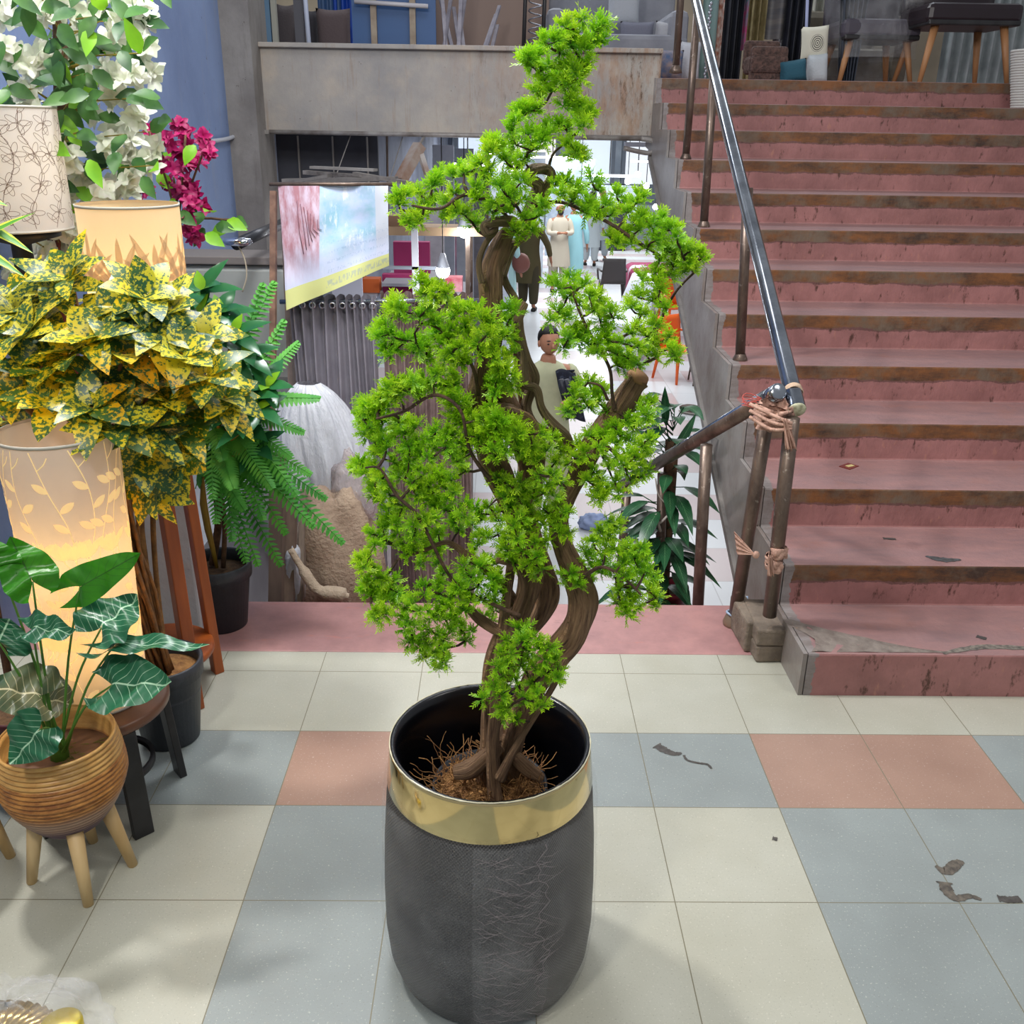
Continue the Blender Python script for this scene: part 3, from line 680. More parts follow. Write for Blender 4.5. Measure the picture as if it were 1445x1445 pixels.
# lamp on the black stand
SB = V((-1.285, .315, 0))
stnd = thing('plant_stand', 'low black wooden stand with a round top carrying the vine-patterned lamp', 'stand', SB)
MB().lathe([(0, .262), (.150, .262), (.156, .268), (.156, .284), (.150, .290), (0, .290)], SB, 48).build('top', mat('stand_top', H('6a4632'), .35), stnd)
for a in (-47, 40, 133, 226):
    a = math.radians(a); e = V((math.cos(a), math.sin(a), 0))
    MB().bar(SB+e*.162, SB+e*.142+V((0, 0, .264)), .045, .018, upv=e).build('leg', M_blackwood, stnd, smooth=False, bevel=.002)
MB().lathe([(.095, .10), (.105, .10), (.105, .115), (.095, .115)], SB, 32).build('brace', M_blackwood, stnd)
cyl_lamp('table_lamp', 'glowing tall cylinder lamp with pale vine pattern on grey shade, on the low black stand', (-1.278, .325), .1165, .292, .915,
         lamp_mats('vine', H('a9a0a4'), H('ffe6a8'), (1, .80, .46), .06, .72, .22), draw_vines, 4.2, Rb=.102)
# wooden stand and lamp behind
SW = V((-1.315, .80, 0))
ws = thing('wooden_stand', 'tall orange-brown wooden stand with four legs and a lower round shelf', 'stand', SW)
for a in (-42, 40, 140, 222):
    a = math.radians(a); e = V((math.cos(a), math.sin(a), 0))
    MB().bar(SW+e*.150, SW+e*.122+V((0, 0, .668)), .036, .028, upv=e).build('leg', M_orangewood, ws, smooth=False, bevel=.003)
MB().lathe([(0, .115), (.135, .115), (.14, .12), (.14, .133), (.135, .138), (0, .138)], SW, 40).build('shelf', M_orangewood, ws)
MB().lathe([(0, .655), (.14, .655), (.145, .66), (.145, .675), (.14, .68), (0, .68)], SW, 40).build('top', M_orangewood, ws)
mb = MB(); mb.bar(SW+V((.09, -.12, .63)), SW+V((.10, .10, .63)), .02, .03); mb.build('rail', M_orangewood, ws, smooth=False)
cyl_lamp('table_lamp', 'glowing cream cylinder lamp with faint fern pattern, rising behind the yellow croton', (-1.262, .83), .1165, .684, 1.318,
         lamp_mats('fern', H('cdbb98'), H('b9a482'), (1, .80, .52), .10, .06, .45, .40), draw_ferns, 5.0, Rb=.112)
# third lamp, unlit look, at the left edge on its own stand
S3 = V((-1.62, 1.02, 0))
mb = MB(); 
st3 = thing('pedestal', 'dark tall pedestal at the left edge, mostly hidden by the white blossoms', 'stand', S3)
MB().lathe([(.12, 0), (.12, .02), (.03, .04), (.025, 1.2), (.10, 1.22), (.10, 1.235), (0, 1.235)], S3, 24).build('column', M_blackwood, st3)
ms = lamp_mats('line', H('cfcac4'), H('7d6a5e'), (.9, .84, .8), .03)
cyl_lamp('table_lamp', 'off-white cylinder lamp with brown line-drawn flowers at the left edge', (-1.62, 1.02), .133, 1.238, 1.53,
         (ms[0], mat('line_ink', H('6b5548'), .7)), draw_lines, .35)
# woven basket planters
def woven(name, label, c, zt, R, tilt=0):
    th = thing(name, label, 'planter', c)
    c = V(c); prof = []
    z0_, n_ = .135, 21
    for k in range(n_+1):
        v = k/n_; z = z0_+(zt-z0_)*v; r = R*(.42+.62*math.sin(min(1, v*1.35)*PI/2)**.8) if v < .55 else R*(1.01-.10*((v-.55)/.45)**2)
        dz = (zt-z0_)/n_
        prof += [(r-.0035, z), (r+.0005, z+dz*.25), (r+.0005, z+dz*.6), (r-.0035, z+dz*.92)]
    prof = [(0, z0_)]+prof+[(R*.90, zt+.004), (R*.86, zt+.005), (R*.83, zt-.004), (R*.82, zt-.05), (0, zt-.05)]
    t = NT('woven_rope_'+name); P = t.pos(); sp = t.n('ShaderNodeSeparateXYZ'); t.l(P, sp.inputs[0])
    n1 = t.noise(30, P, 5, .7, (1, 1, 3)); f = t.math('DIVIDE', t.math('SUBTRACT', sp.outputs[2], z0_), zt-z0_)
    cc = t.mix(t.ramp(n1, .35, .65), H('c68a45'), H('8a5426'))
    gold = t.mix(t.ramp(n1, .4, .7), H('d2a45f'), H('b98748'))
    cc = t.mix(t.math('GREATER_THAN', f, .80), cc, gold)
    cc = t.mix(t.ramp(f, .48, .36), cc, H('a98a72')); cc = t.mix(t.ramp(f, .30, .14), cc, H('55404a')); t.fin(cc, .38)
    MB().lathe(prof, (c.x, c.y, 0), 64).build('bowl', t.mat, th)
    MB().lathe([(0, zt-.045), (R*.5, zt-.042), (R*.815, zt-.045)], (c.x, c.y, 0), 32).build('filling', mat('brown_disc', H('6b4a35'), .6), th)
    for a in (-62, 15, 100, 195):
        a = math.radians(a); e = V((math.cos(a), math.sin(a), 0))
        MB().tube([c+e*R*.55+V((0, 0, .165)), c+e*R*.82], [.017, .0105], 14).build('leg', M_palewood, th)
    return th
BC = V((-1.262, .075, 0))
woven('woven_planter', 'round rope-coil planter fading from gold to purple on pale splayed wooden legs', BC, .345, .123)
woven('woven_planter', 'gold woven planter on pale legs cut off by the left edge', V((-1.535, .10, 0)), .33, .12)
# arrow-leaf plant in the basket
M_aloc = []
def vein_mat(name, a, b, vein, trans=.15, rough=.3, k=9):
    t = NT(name); uv = t.n('ShaderNodeSeparateXYZ'); t.l(t.coord('UV'), uv.inputs[0])
    cx = t.math('ABSOLUTE', t.math('SUBTRACT', uv.outputs[0], .5))
    side = t.math('FRACT', t.math('MULTIPLY_ADD', uv.outputs[1], k, t.math('MULTIPLY', cx, -k*.55)))
    l1 = t.math('LESS_THAN', side, .09); l2 = t.math('LESS_THAN', cx, .014)
    c = t.mix(t.ramp(t.noise(14), .35, .65), a, b)
    c = t.mix(t.math('MULTIPLY', l1, t.math('MULTIPLY', t.ramp(cx, .46, .1), .75)), c, vein); c = t.mix(l2, c, vein)
    t.fin(c, rough)
    tr = t.n('ShaderNodeBsdfTranslucent'); t.l(c, tr.inputs[0]); mx = t.n('ShaderNodeMixShader'); mx.inputs[0].default_value = trans
    t.l(t.b.outputs[0], mx.inputs[1]); t.l(tr.outputs[0], mx.inputs[2]); t.l(mx.outputs[0], t.out.inputs[0]); return t.mat
M_ad = vein_mat('arrow_leaf_dark', H('1f5a3c'), H('2b6b4a'), H('a9cfae'), .12)
M_al = vein_mat('arrow_leaf_lime', H('3f8f1a'), H('2f7a1a'), H('2f6420'), .35)
M_ab = vein_mat('arrow_leaf_brown', H('6d6a48'), H('3f5a40'), H('c9c19a'), .12)
M_stem = mat('green_stem', H('4a7a2a'), .5)
al = thing('arrow_leaf_plant', 'arrow-leaved green houseplant with pale veins growing from the rope-coil planter', 'plant', BC+V((0, 0, .30)))
def arrow(att, tip, W, m, nrm=None, droop=.12, lobe=.38, fold=.18):
    L = (tip-att).length; d = (tip-att).normalized(); up = nrm or (CAMP-att).normalized(); sd = d.cross(up).normalized(); up = sd.cross(d)
    mb = MB(); rows = []
    T = [-.38, -.30, -.18, -.08, 0, .08, .2, .35, .5, .65, .8, .92, 1]
    for t_ in T:
        if t_ < 0: wo = W/2*(.55+.45*(1+t_/lobe*1)**.6) if t_ > -.37 else W/2*.42; wi = W/2*min(.42, -t_*1.3+.02)
        else: wo = W/2*(1-t_**1.9)**.9*(1.0 if t_ > .05 else 1.0); wi = 0
        rows.append((t_, wi, wo))
    for sg in (-1, 1):
        vs = []; uvs = []
        for t_, wi, wo in rows:
            for q in (0, .5, 1):
                w = wi+(wo-wi)*q
                p = att+d*(t_*L)+sd*(sg*w)+up*(fold*w-droop*L*t_*t_+.012*math.sin(t_*14+w*60))
                vs.append(p); uvs.append((.5+sg*.5*w/(W/2), max(0, (t_+.38)/1.38)))
        fs = [(3*i+j, 3*i+j+1, 3*i+j+4, 3*i+j+3) for i in range(len(rows)-1) for j in (0, 1)]
        b = mb.add(vs, fs)
        for k, u in enumerate(uvs): mb.uv[b+k] = u
    o = mb.build('leaf', m, al); o.modifiers.new('u', 'SUBSURF').levels = 1
    o.modifiers['u'].render_levels = 1
    return o
def A(ax, ay, tx, ty, W, m, oy=0, ty_=0, nrm=None, **k):
    a = at(ax, ay, y=.06+oy); b = at(tx, ty, y=.06+ty_); arrow(a, b, W, m, nrm, **k)
    base = BC+V((rnd(-.012, .012), rnd(-.012, .012), .30)); mid = base.lerp(a, .5)+V((0, 0, .03))+(a-base)*.02
    MB().tube(spline([base, mid, a], 5), [.0035-.0018*i/10 for i in range(11)], 6).build('stem', M_stem, al)
random.seed(21)
A(46, 821, 14, 757, .10, M_al, .0, .04, lobe=.38)
A(113, 828, 197, 781, .075, M_al, .02, .02)
A(143, 886, 194, 838, .13, M_ad, .0, .06, nrm=V((-.1, -.6, .9)))
A(160, 912, 288, 893, .05, M_ad, -.02, -.02, nrm=V((.1, -.3, 1)), droop=.25)
A(158, 967, 241, 961, .125, M_ad, -.05, -.07, nrm=V((.1, -.55, .9)))
A(46, 887, 108, 890, .07, M_ad, -.03, -.03, nrm=V((0, -.4, 1)))
A(-2, 905, 14, 872, .12, M_ad, -.02, .0)
A(52, 985, 105, 992, .12, M_ab, .06, .04, nrm=V((0, -.6, .9)))
A(56, 982, -22, 965, .13, M_ab, -.02, -.05, nrm=V((0, -.5, .9)))
A(56, 1030, 14, 1078, .105, M_ad, -.11, -.14, nrm=V((-.1, -1, .35)))
A(0, 800, -25, 760, .08, M_al, .0, 0)
MB().tube([BC+V((0, 0, .29)), BC+V((0, 0, .34)), BC+V((0, 0, .37))], [.02, .016, .008], 8).build('crown', M_stem, al)
mb = MB(); 
for i in range(60):
    p = BC+V((rnd(.0, .07), rnd(-.04, .05), .302)); mb.leaf(p, (rnd(.2, 1), rnd(-.6, .6), .1), (0, 0, 1), rnd(.02, .045), .003, seg=2)
mb.build('moss', mat('moss', H('6a6a22'), .9, col2=H('4a4a1a'), scale=50), al)

def pot(name, label, c, R, Hh, m, rimh=.03, group=None, soil=M_soil, cat='pot'):
    th = thing(name, label, cat, c, group); c = V(c); r0 = R*.74
    MB().lathe([(0, .003), (r0, .003), (R*.95, Hh-rimh), (R*1.02, Hh-rimh), (R*1.04, Hh-.004), (R, Hh), (R*.94, Hh-.004), (R*.92, Hh-.03), (R*.90, Hh*.6)], c, 40).build('pot_body', m, th)
    mb = MB(); mb.lathe([(0, Hh-.035), (R*.5, Hh-.03), (R*.93, Hh-.04)], c, 24); mb.build('soil', soil, th); return th
# croton
cp = V((-1.232, .575, 0)); pot('nursery_pot', 'black plastic pot of coir between the black stand and the wooden stand', cp, .098, .235, M_potblack, .045, soil=M_coir)
def croton_mat():
    t = NT('croton_leaf'); uv = t.n('ShaderNodeSeparateXYZ'); t.l(t.coord('UV'), uv.inputs[0])
    sp_ = t.ramp(t.math('ADD', t.noise(110, detail=3, rough=.65), t.math('MULTIPLY', t.math('SUBTRACT', t.noise(9, detail=1), .5), .45)), .455, .52)
    big = t.ramp(t.noise(6, detail=2), .42, .6)
    yel = t.mix(big, H('f0cc1a'), H('d3cc3a')); yel = t.mix(t.ramp(t.noise(4, detail=1), .60, .68), yel, H('e0a012'))
    c = t.mix(sp_, yel, t.mix(big, H('4f7426'), H('356040')))
    t.fin(c, .35); tr = t.n('ShaderNodeBsdfTranslucent'); t.l(c, tr.inputs[0]); mx = t.n('ShaderNodeMixShader'); mx.inputs[0].default_value = .3
    t.l(t.b.outputs[0], mx.inputs[1]); t.l(tr.outputs[0], mx.inputs[2]); t.l(mx.outputs[0], t.out.inputs[0]); return t.mat
M_crot = croton_mat()
def crown(px, py, y): return at(px, py, y=y)
cr = thing('croton', 'bushy croton with large yellow and green speckled leaves in front of the lamps', 'plant', cp+V((0, 0, .2)))
random.seed(31)
CRO = [(100, 392, .5), (88, 405, .5), (180, 430, .48), (205, 418, .45), (165, 452, .44), (60, 455, .5), (40, 470, .42), (20, 440, .5), (130, 478, .40), (220, 470, .42), (285, 478, .5), (255, 500, .40), (60, 520, .38), (150, 540, .36), (215, 545, .38), (290, 530, .44), (318, 562, .46), (80, 565, .34), (20, 560, .42), (130, 575, .30), (200, 600, .40), (258, 600, .42), (305, 565, .5), (205, 645, .42), (245, 640, .45), (185, 628, .45), (0, 500, .45), (5, 590, .5), (175, 500, .36), (100, 500, .4), (235, 560, .4), (270, 570, .5), (160, 600, .34), (60, 600, .5), (215, 680, .44), (235, 440, .5), (40, 425, .55)]
for g in range(6):
    mb = MB()
    for px, py, y in CRO[g::6]:
        c = crown(px, py, y+rnd(-.03, .05)); up = (V((rnd(-.35, .35)+(c.x+1.2)*.8, -.45, .8))).normalized()
        if py > 620: up = V((rnd(-.3, .3), -.6, .1)).normalized()
        n = random.randint(8, 10); a0 = rnd(0, 6)
        for k in range(n):
            a = a0+k*2.4; el = .15+.9*(k/n)
            s1 = up.orthogonal().normalized(); s1 = Matrix.Rotation(a, 3, up) @ s1
            d = (s1*math.cos(el)+up*math.sin(el)).normalized()
            mb.leaf(c+d*.006, d, up, rnd(.085, .125)*(1-.25*el), rnd(.046, .060), curl=rnd(.2, .6), fold=.12, seg=6, shape=lambda t_: math.sin(PI*min(1, .06+.94*t_)**.85)**.8 if t_ < .98 else .02)
    mb.build('foliage', M_crot, cr)
mb = MB()
for px, py, y in CRO:
    c = crown(px, py, y+.02); b = cp+V((rnd(-.03, .03), rnd(-.03, .03), .2)); hub = V((-1.27, .50, .72))+V((rnd(-.05, .05), rnd(-.05, .05), rnd(-.06, .06)))
    mb.tube(spline([b, b.lerp(hub, .5)+V((rnd(-.02, .02), 0, 0)), hub, c], 4), .0045, 6)
mb.build('stems', mat('croton_stem', H('8a5a28'), .7, col2=H('5e3f22'), scale=40), cr)

# generic leafy plants -------------------------------------------------
M_gleaf = mat('blossom_tree_leaf', H('4c7a30'), .45, col2=H('2c5430'), scale=9, trans=.25)
M_glime = mat('young_leaf', H('8cc62c'), .4, col2=H('6fb024'), scale=9, trans=.35)
M_wfl = mat('white_petal', H('f1efe6'), .6, col2=H('dfe6cc'), scale=30, trans=.35)
M_pink = mat('magenta_petal', H('c0176a'), .5, col2=H('8f0f50'), scale=20, trans=.3)
M_trunk = mat('thin_trunk', H('6d5038'), .85, col2=H('4a3526'), scale=30, bump=.6)
petal_shape = lambda t_: max(.12, (1-(2*t_-1.15)**2*.72))*(1 if t_ < .99 else .35)
def flower(mb, c, up, L, W, n=4):
    for q in range(6):
        cc = c+rvec()*L*.55; u = (up+rvec()*.8).normalized(); a0 = rnd(0, 6)
        s1 = u.orthogonal().normalized()
        for k in range(n):
            s = Matrix.Rotation(a0+k*2*PI/n, 3, u) @ s1
            mb.leaf(cc, (s+u*.75), u, L*rnd(.8, 1.1), W, curl=.45, fold=.3, seg=4, shape=petal_shape)
wt = thing('blossom_tree', 'tall artificial tree with clusters of white blossom and green leaves at upper left', 'tree', (-1.60, 1.32, 0))
WF = "53,87 66,79 39,100 47,118 32,131 39,145 16,74 105,16 132,3 197,10 210,26 174,39 158,58 147,103 168,110 184,105 158,129 171,142 205,95 216,108 205,66 134,160 195,168 166,184 184,200 158,205 171,218 195,221 216,205 210,234 71,184 105,224 116,245 79,242 76,266 95,271 89,289 179,252 168,266 184,263 153,263 132,266 92,313 113,334 58,355 20,380 30,395 5,60 8,20 60,20 85,320 100,345 70,330 40,380 110,300 145,275 120,110 100,60"
random.seed(41)
pts = [tuple(map(float, w.split(','))) for w in WF.split()]
for g in range(3):
    mb = MB()
    for px, py in pts[g::3]:
        c = at(px, py, y=1.25+rnd(-.1, .15)); flower(mb, c, V((rnd(-.3, .3), -1, .3)).normalized(), .033, .025)
    mb.build('blossom', M_wfl, wt)
mb = MB(); mb2 = MB(); tws = MB()
for i in range(250):
    px, py = rnd(-12, 232), rnd(-60, 340)
    if py > 250 and px > 120: continue
    if px > 170+40*math.sin(py*.03) and random.random() < .5: continue
    c = at(px, py, y=1.20+rnd(-.20, .20)); d = V((rnd(-1, 1), rnd(-.9, .2), rnd(-.9, .5)))
    (mb2 if random.random() < .16 else mb).leaf(c, d, V((rnd(-.4, .4), -1, .6)), rnd(.06, .085), rnd(.034, .044), curl=.2, fold=.2, seg=4)
    if i % 2: 
        a = at(84, py+30, y=1.32); tws.tube([a, a.lerp(c, .5)+V((0, 0, .02)), c], .0022, 4, cap=False)
mb.build('foliage', M_gleaf, wt); mb2.build('young_foliage', M_glime, wt); tws.build('twigs', mat('yellow_twig', H('8a7a22'), .7), wt)
a = at(84, -40, y=1.32); b = at(86, 250, y=1.32); c_ = at(80, 400, y=1.32)
mb = MB(); mb.tube(spline([(-1.60, 1.32, 0), (-1.63, 1.32, .5), c_, b, a], 6), .019, 10)
mb.build('trunk', M_trunk, wt)
mb = MB()
for px, e in ((52, 75), (66, 92)): mb.tube([(-1.60, 1.30, .02), at(e-8, 420, y=1.30), at(e-10, 325, y=1.28), at(e, 240, y=1.28)], .006, 6)
mb.build('stems', mat('red_stem', H('6a2a1a'), .6), wt)
pk = thing('bougainvillea', 'magenta bougainvillea spray against the blue wall', 'plant', (-1.62, 1.78, 0))
mb = MB()
for w in "255,180 265,190 240,200 250,215 285,195 290,215 265,235 245,240 240,260 255,270 275,270 285,290 265,305 275,340 210,185 205,270 225,230 280,230 292,205 270,285 262,255 270,322 232,195 262,205".split():
    px, py = map(float, w.split(',')); flower(mb, at(px, py, y=1.75+rnd(-.08, .08)), V((rnd(-.3, .3), -1, .4)).normalized(), .026, .017, 4)
mb.build('blossom', M_pink, pk)
mb = MB(); mb2 = MB()
for px, py in ((300, 300), (305, 318), (320, 312), (330, 310), (288, 322), (275, 205), (240, 215), (214, 262), (222, 245), (268, 272), (250, 300), (290, 330), (228, 200), (245, 280), (300, 328), (285, 300)):
    (mb2 if random.random() < .35 else mb).leaf(at(px, py, y=1.75+rnd(-.1, .1)), (rnd(-.5, 1), -.3, rnd(-1, .2)), (0, -1, .5), .07, .045, seg=4)
mb.build('foliage', M_gleaf, pk); mb2.build('young_foliage', M_glime, pk)
mb = MB()
for px, py in ((262, 190), (290, 205), (245, 250), (285, 290), (275, 340), (325, 310), (210, 185)):
    mb.tube(spline([(-1.62, 1.78, 0), (-1.58, 1.78, .7), at(250, 330, y=1.78), at(px, py, y=1.75)], 5), .004, 6)
mb.build('stems', M_trunk, pk)
# glossy rubber-like shrub and fern by the kerb
FP = V((-1.262, 1.235, 0)); pot('nursery_pot', 'black plastic pot with scuffed rim on the red kerb behind the wooden stand', FP+V((0, -.05, 0)), .104, .225, M_potblack, .05)
rb = thing('rubber_shrub', 'glossy dark-leaved shrub with a few lime young leaves beside the lit lamp', 'plant', FP+V((0, -.05, .2)))
M_gl = mat('glossy_leaf', H('2a6c3c'), .22, col2=H('1f5632'), scale=9, trans=.1)
mb = MB(); mb2 = MB(); st_ = MB(); random.seed(51)
for px, py, y in ((285, 410, 1.1), (278, 440, 1.05), (330, 470, 1.12), (345, 500, 1.12), (350, 560, 1.08), (362, 575, 1.05), (300, 470, 1.15), (320, 525, 1.15), (300, 560, 1.1), (348, 600, 1.08), (310, 440, 1.2), (375, 545, 1.1), (325, 600, 1.15), (300, 620, 1.15), (360, 630, 1.15), (340, 540, 1.2), (318, 580, 1.1)):
    c = at(px, py, y=y); up = V((rnd(-.2, .3), -.5, .9)).normalized(); a0 = rnd(0, 6)
    for k in range(8):
        s1 = Matrix.Rotation(a0+k*2.4, 3, up) @ up.orthogonal().normalized(); el = .1+.9*k/8; d = s1*math.cos(el)+up*math.sin(el)
        yng = k >= 6 and random.random() < .7
        (mb2 if yng else mb).leaf(c, d, up, rnd(.05, .06) if yng else rnd(.085, .115), .032 if yng else .045, curl=.25, fold=.15, seg=5)
    st_.tube(spline([FP+V((0, -.05, .2)), FP+V((-.01, -.06, .5)), c], 4), .006, 6)
mb.build('foliage', M_gl, rb); mb2.build('young_foliage', M_glime, rb); st_.build('stems', mat('yellow_stem', H('9a7a20'), .6), rb)
fe = thing('fern', 'large green fern arching over the kerb beside the plastic-wrapped bundle', 'fern', FP+V((0, .02, .2)))
M_fern = mat('fern_green', H('3f9436'), .5, col2=H('66b842'), scale=8, trans=.3)
def frond(mb, P_, w=.045, n=46):
    SP = spline(P_, 10); N = len(SP)
    mb.tube(SP, .0018, 4, cap=False)
    tot = sum((SP[i+1]-SP[i]).length for i in range(N-1))
    for k in range(n):
        t_ = .12+.88*k/n; i = min(N-2, int(t_*(N-1))); p = SP[i].lerp(SP[i+1], t_*(N-1)-i); tg = (SP[i+1]-SP[i]).normalized()
        sd = tg.cross(V((0, -.5, .85))).normalized(); L = w*(math.sin(PI*(t_*.85+.12))**.7)
        for sg in (-1, 1): mb.leaf(p, sd*sg+tg*.45, V((0, -.6, .8)), L, max(.006, tot/n*1.15), curl=.25, fold=.1, seg=2, shape=lambda t_: (.9, 1, .25)[round(t_*2)])
random.seed(61)
hub = FP+V((0, 0, .56))
TIPS = [(388, 396, .15), (372, 398, .1), (402, 450, .05), (452, 562, -.1), (422, 482, 0), (412, 645, -.1), (486, 768, -.1), (462, 705, -.05), (445, 745, -.12), (328, 765, -.2), (348, 795, -.12), (300, 705, -.2), (372, 735, -.15), (405, 755, -.1), (315, 650, -.2), (430, 610, 0), (395, 560, -.1), (345, 720, -.2), (420, 700, -.15), (385, 690, -.2), (305, 740, -.2), (440, 670, 0), (365, 800, -.1), (398, 800, -.05), (330, 690, -.22)]
for g in range(5):
    mb = MB()
    for px, py, dy in TIPS[g::5]:
        tip = at(px, py, y=1.22+dy); b = hub+V((rnd(-.06, .04), rnd(-.06, .06), rnd(-.12, .08))); mid = b.lerp(tip, .5)+V((0, 0, .10 if py > 500 else .03))
        frond(mb, [b, b.lerp(mid, .5)+V((0, 0, .04)), mid, tip], .05)
    mb.build('frond', M_fern, fe)
mb = MB(); mb.tube(spline([FP+V((-.02, -.03, .2)), FP+V((.01, -.01, .36)), hub], 5), .012, 8); mb.tube(spline([FP+V((.02, -.05, .2)), FP+V((.03, -.02, .4)), hub+V((-.03, 0, .05))], 5), .008, 8)
mb.build('stems', M_trunk, fe)
# striped grass-like plant at far left edge
vg = thing('striped_dracaena', 'long yellow-edged green leaves reaching in from the left edge', 'plant', (-1.60, .52, 0))
M_str = NT('striped_leaf'); t = M_str; uv = t.n('ShaderNodeSeparateXYZ'); t.l(t.coord('UV'), uv.inputs[0]); cx = t.math('ABSOLUTE', t.math('SUBTRACT', uv.outputs[0], .5))
M_str = t.fin(t.mix(t.math('GREATER_THAN', cx, .3), H('4a8a2a'), H('c9cf4a')), .4)
mb = MB()
for ax, ay, bx, by in ((-60, 300, 48, 350), (-70, 330, 38, 385), (-60, 360, 40, 290), (-70, 400, 20, 415), (-60, 270, 10, 285), (-60, 640, 20, 655)):
    a = at(ax, ay, y=.5); b = at(bx, by, y=.5); mb.leaf(a, b-a, V((0, -.5, 1)), (b-a).length, .03, curl=.1, fold=.3, seg=6)
mb.build('leaves', M_str, vg); MB().tube([(-1.60, .52, .02), at(-66, 520, y=.52), at(-62, 340, y=.5)], .01, 6).build('stem', M_trunk, vg)
pot('clay_pot', 'dark maroon pot in shadow behind the rope-coil planter', V((-1.50, .40, 0)), .10, .22, mat('dark_maroon', H('4a2028'), .4))
# slim natural sticks beside the croton
mb = MB(); mb.tube(spline([cp+V((-.02, .02, .2)), at(205, 800, y=.60), at(198, 730, y=.62), at(205, 640, y=.60)], 5), .010, 8)
mb.tube(spline([cp+V((.0, .03, .2)), at(222, 830, y=.62), at(216, 740, y=.62), at(218, 660, y=.62)], 5), .007, 8)
mb.build('sticks', mat('bare_stick', H('8a5f2c'), .8, col2=H('5f3f1f'), scale=30, bump=.5), cr)
# white wrapped roll standing behind the stand
mb = MB(); mb.box((-1.36, 1.06, .36), (.16, .05, .72)); tag(mb.build('wrapped_board', mat('wrapped_white', H('b7b7bd'), .3, bump=.5, bs=20), smooth=False, bevel=.008), 'pale plastic-wrapped board standing behind the wooden stand', 'board')
# bottom-left wrapped candle stands
wr = thing('wrapped_ornament', 'gold ribbed ornament wrapped in clear plastic at the bottom left corner', 'ornament', (-1.17, -.335, 0))
Wc = V((-1.17, -.335, 0))
mb = MB()
for k in range(14):
    a = k/14*PI*1.1; p = Wc+V((-.10+.13*math.sin(a), -.02+.0*k, .02+.05*math.sin(a)))
    th_ = PI*.15+k*.16; cpt = Wc+V((-.06+.12*math.cos(th_), .02+.08*math.sin(th_)-.06, .045))
    mb.tube([Wc+V((-.06, -.05, .045))+(cpt-Wc-V((-.06, -.05, .045)))*.35, cpt], .014, 10)
mb.build('ribbed_ring', mat('champagne_gold', H('c9ab6a'), .25, .8), wr)
mb = MB(); mb.lathe([(.0, .0), (.035, .002), (.035, .07), (.03, .075), (0, .075)], Wc+V((.055, -.02, 0)), 24); mb.build('cup', mat('gold_yellow', H('d9c24a'), .3, .6), wr)
def wrapf(u, v):
    a = u*2*PI; ph = v*PI*.5; r = 1+.22*noise.noise(V((math.cos(a)*2, math.sin(a)*2, v*4)))+.10*noise.noise(V((math.cos(a)*7, math.sin(a)*7, v*9)))
    return Wc+V((-.03+math.cos(a)*math.cos(ph)*.15*r, -.02+math.sin(a)*math.cos(ph)*.12*r, .003+math.sin(ph)*.115*r))
mb = MB(); mb.sheet(wrapf, 60, 24); mb.build('plastic_wrap', film('cling_wrap', .26, rough=.08, bump=1), wr)
# ================================================================ right: handrails, ties, bricks; middle: curtains, bundle, banner
M_chrome = mat('chrome', H('b9bfc8'), .16, 1, col2=H('8a909a'), scale=7)
M_rust = NT('worn_brown_steel'); t = M_rust; P = t.coord(); n1 = t.noise(16, P, 6, .7, (1, 1, .4)); n2 = t.noise(40, P, 4, .7)
M_rust = t.fin(t.mix(t.ramp(n2, .62, .72), t.mix(t.ramp(n1, .38, .62), H('75655a'), H('574840')), H('9c9085')), .36, .55)
hr = thing('handrail', 'polished steel handrail sloping up the red stairs on brown steel posts', 'handrail', (.5, .98, 0))
e0 = at(1125, 578, x=.44); e1 = at(982, 0, x=.55); dd = (e1-e0).normalized(); e2 = e0+dd*3.2
MB().tube([e0, e2], .0245, 24, cap=False).build('rail', M_chrome, hr)
mb = MB(); mb.ell(e0, (.0245, .0245, .009), 16, R=(-dd).to_track_quat('Z', 'Y').to_matrix()); mb.build('end_cap', mat('plaster_cap', H('cfcfb0'), .7, col2=H('8f8c70'), scale=60), hr)
MB().lathe([(.0252, -.012), (.0262, 0), (.0252, .012)], (0, 0, 0), 20)
def ring(c, ax, r, w, t_, m, nm, par, wob=.15):
    R_ = V(ax).to_track_quat('Z', 'Y').to_matrix(); mb = MB()
    mb.lathe([(r, -w/2), (r+t_, -w/2.4), (r+t_*1.1, 0), (r+t_, w/2.4), (r, w/2)], (0, 0, 0), 28)
    mb.v = [tuple(V(c)+R_ @ (V(p)*(1+wob*noise.noise(V(p)*60)))) for p in mb.v]; return mb.build(nm, m, par)
M_tie = mat('beige_tape', H('cdb39a'), .8, col2=H('b39880'), scale=60)
M_cloth = mat('peach_cloth', H('c9a391'), .9, col2=H('a98373'), scale=30, bump=.9, bs=60, st=(1, 1, .4))
ring(e0+dd*.075, dd, .0246, .016, .002, M_tie, 'tape_band', hr)
def post(px, py, qx, qy, x=None, y=None, ztop=None, r=.0185, y2=None, x2=None):
    a = at(px, py, x=x, y=y); b = at(qx, qy, x=x2 or x, y=y2 or y); return a, b
def railz(y): 
    s = (y-e0.y)/dd.y; return (e0+dd*s)
for px, py, tx in ((1038, 566, 1048), (990, 355, 1004), (968, 219, 982)):
    a = at(px, py, x=.545); b = railz(a.y-.0); b = V((a.x*.4+b.x*.6, b.y, b.z-.01)); a.z = max(a.z-.02, 0)
    k = int((a.y-.79)/.3011)+1; a.z = k*.1361-.004
    po = MB().tube([a, b], .0185, 18).build('post', M_rust, hr)
    MB().lathe([(.0187, 0), (.028, .002), (.028, .01), (.0187, .03)], a, 20).build('base_ring', M_rust, po)
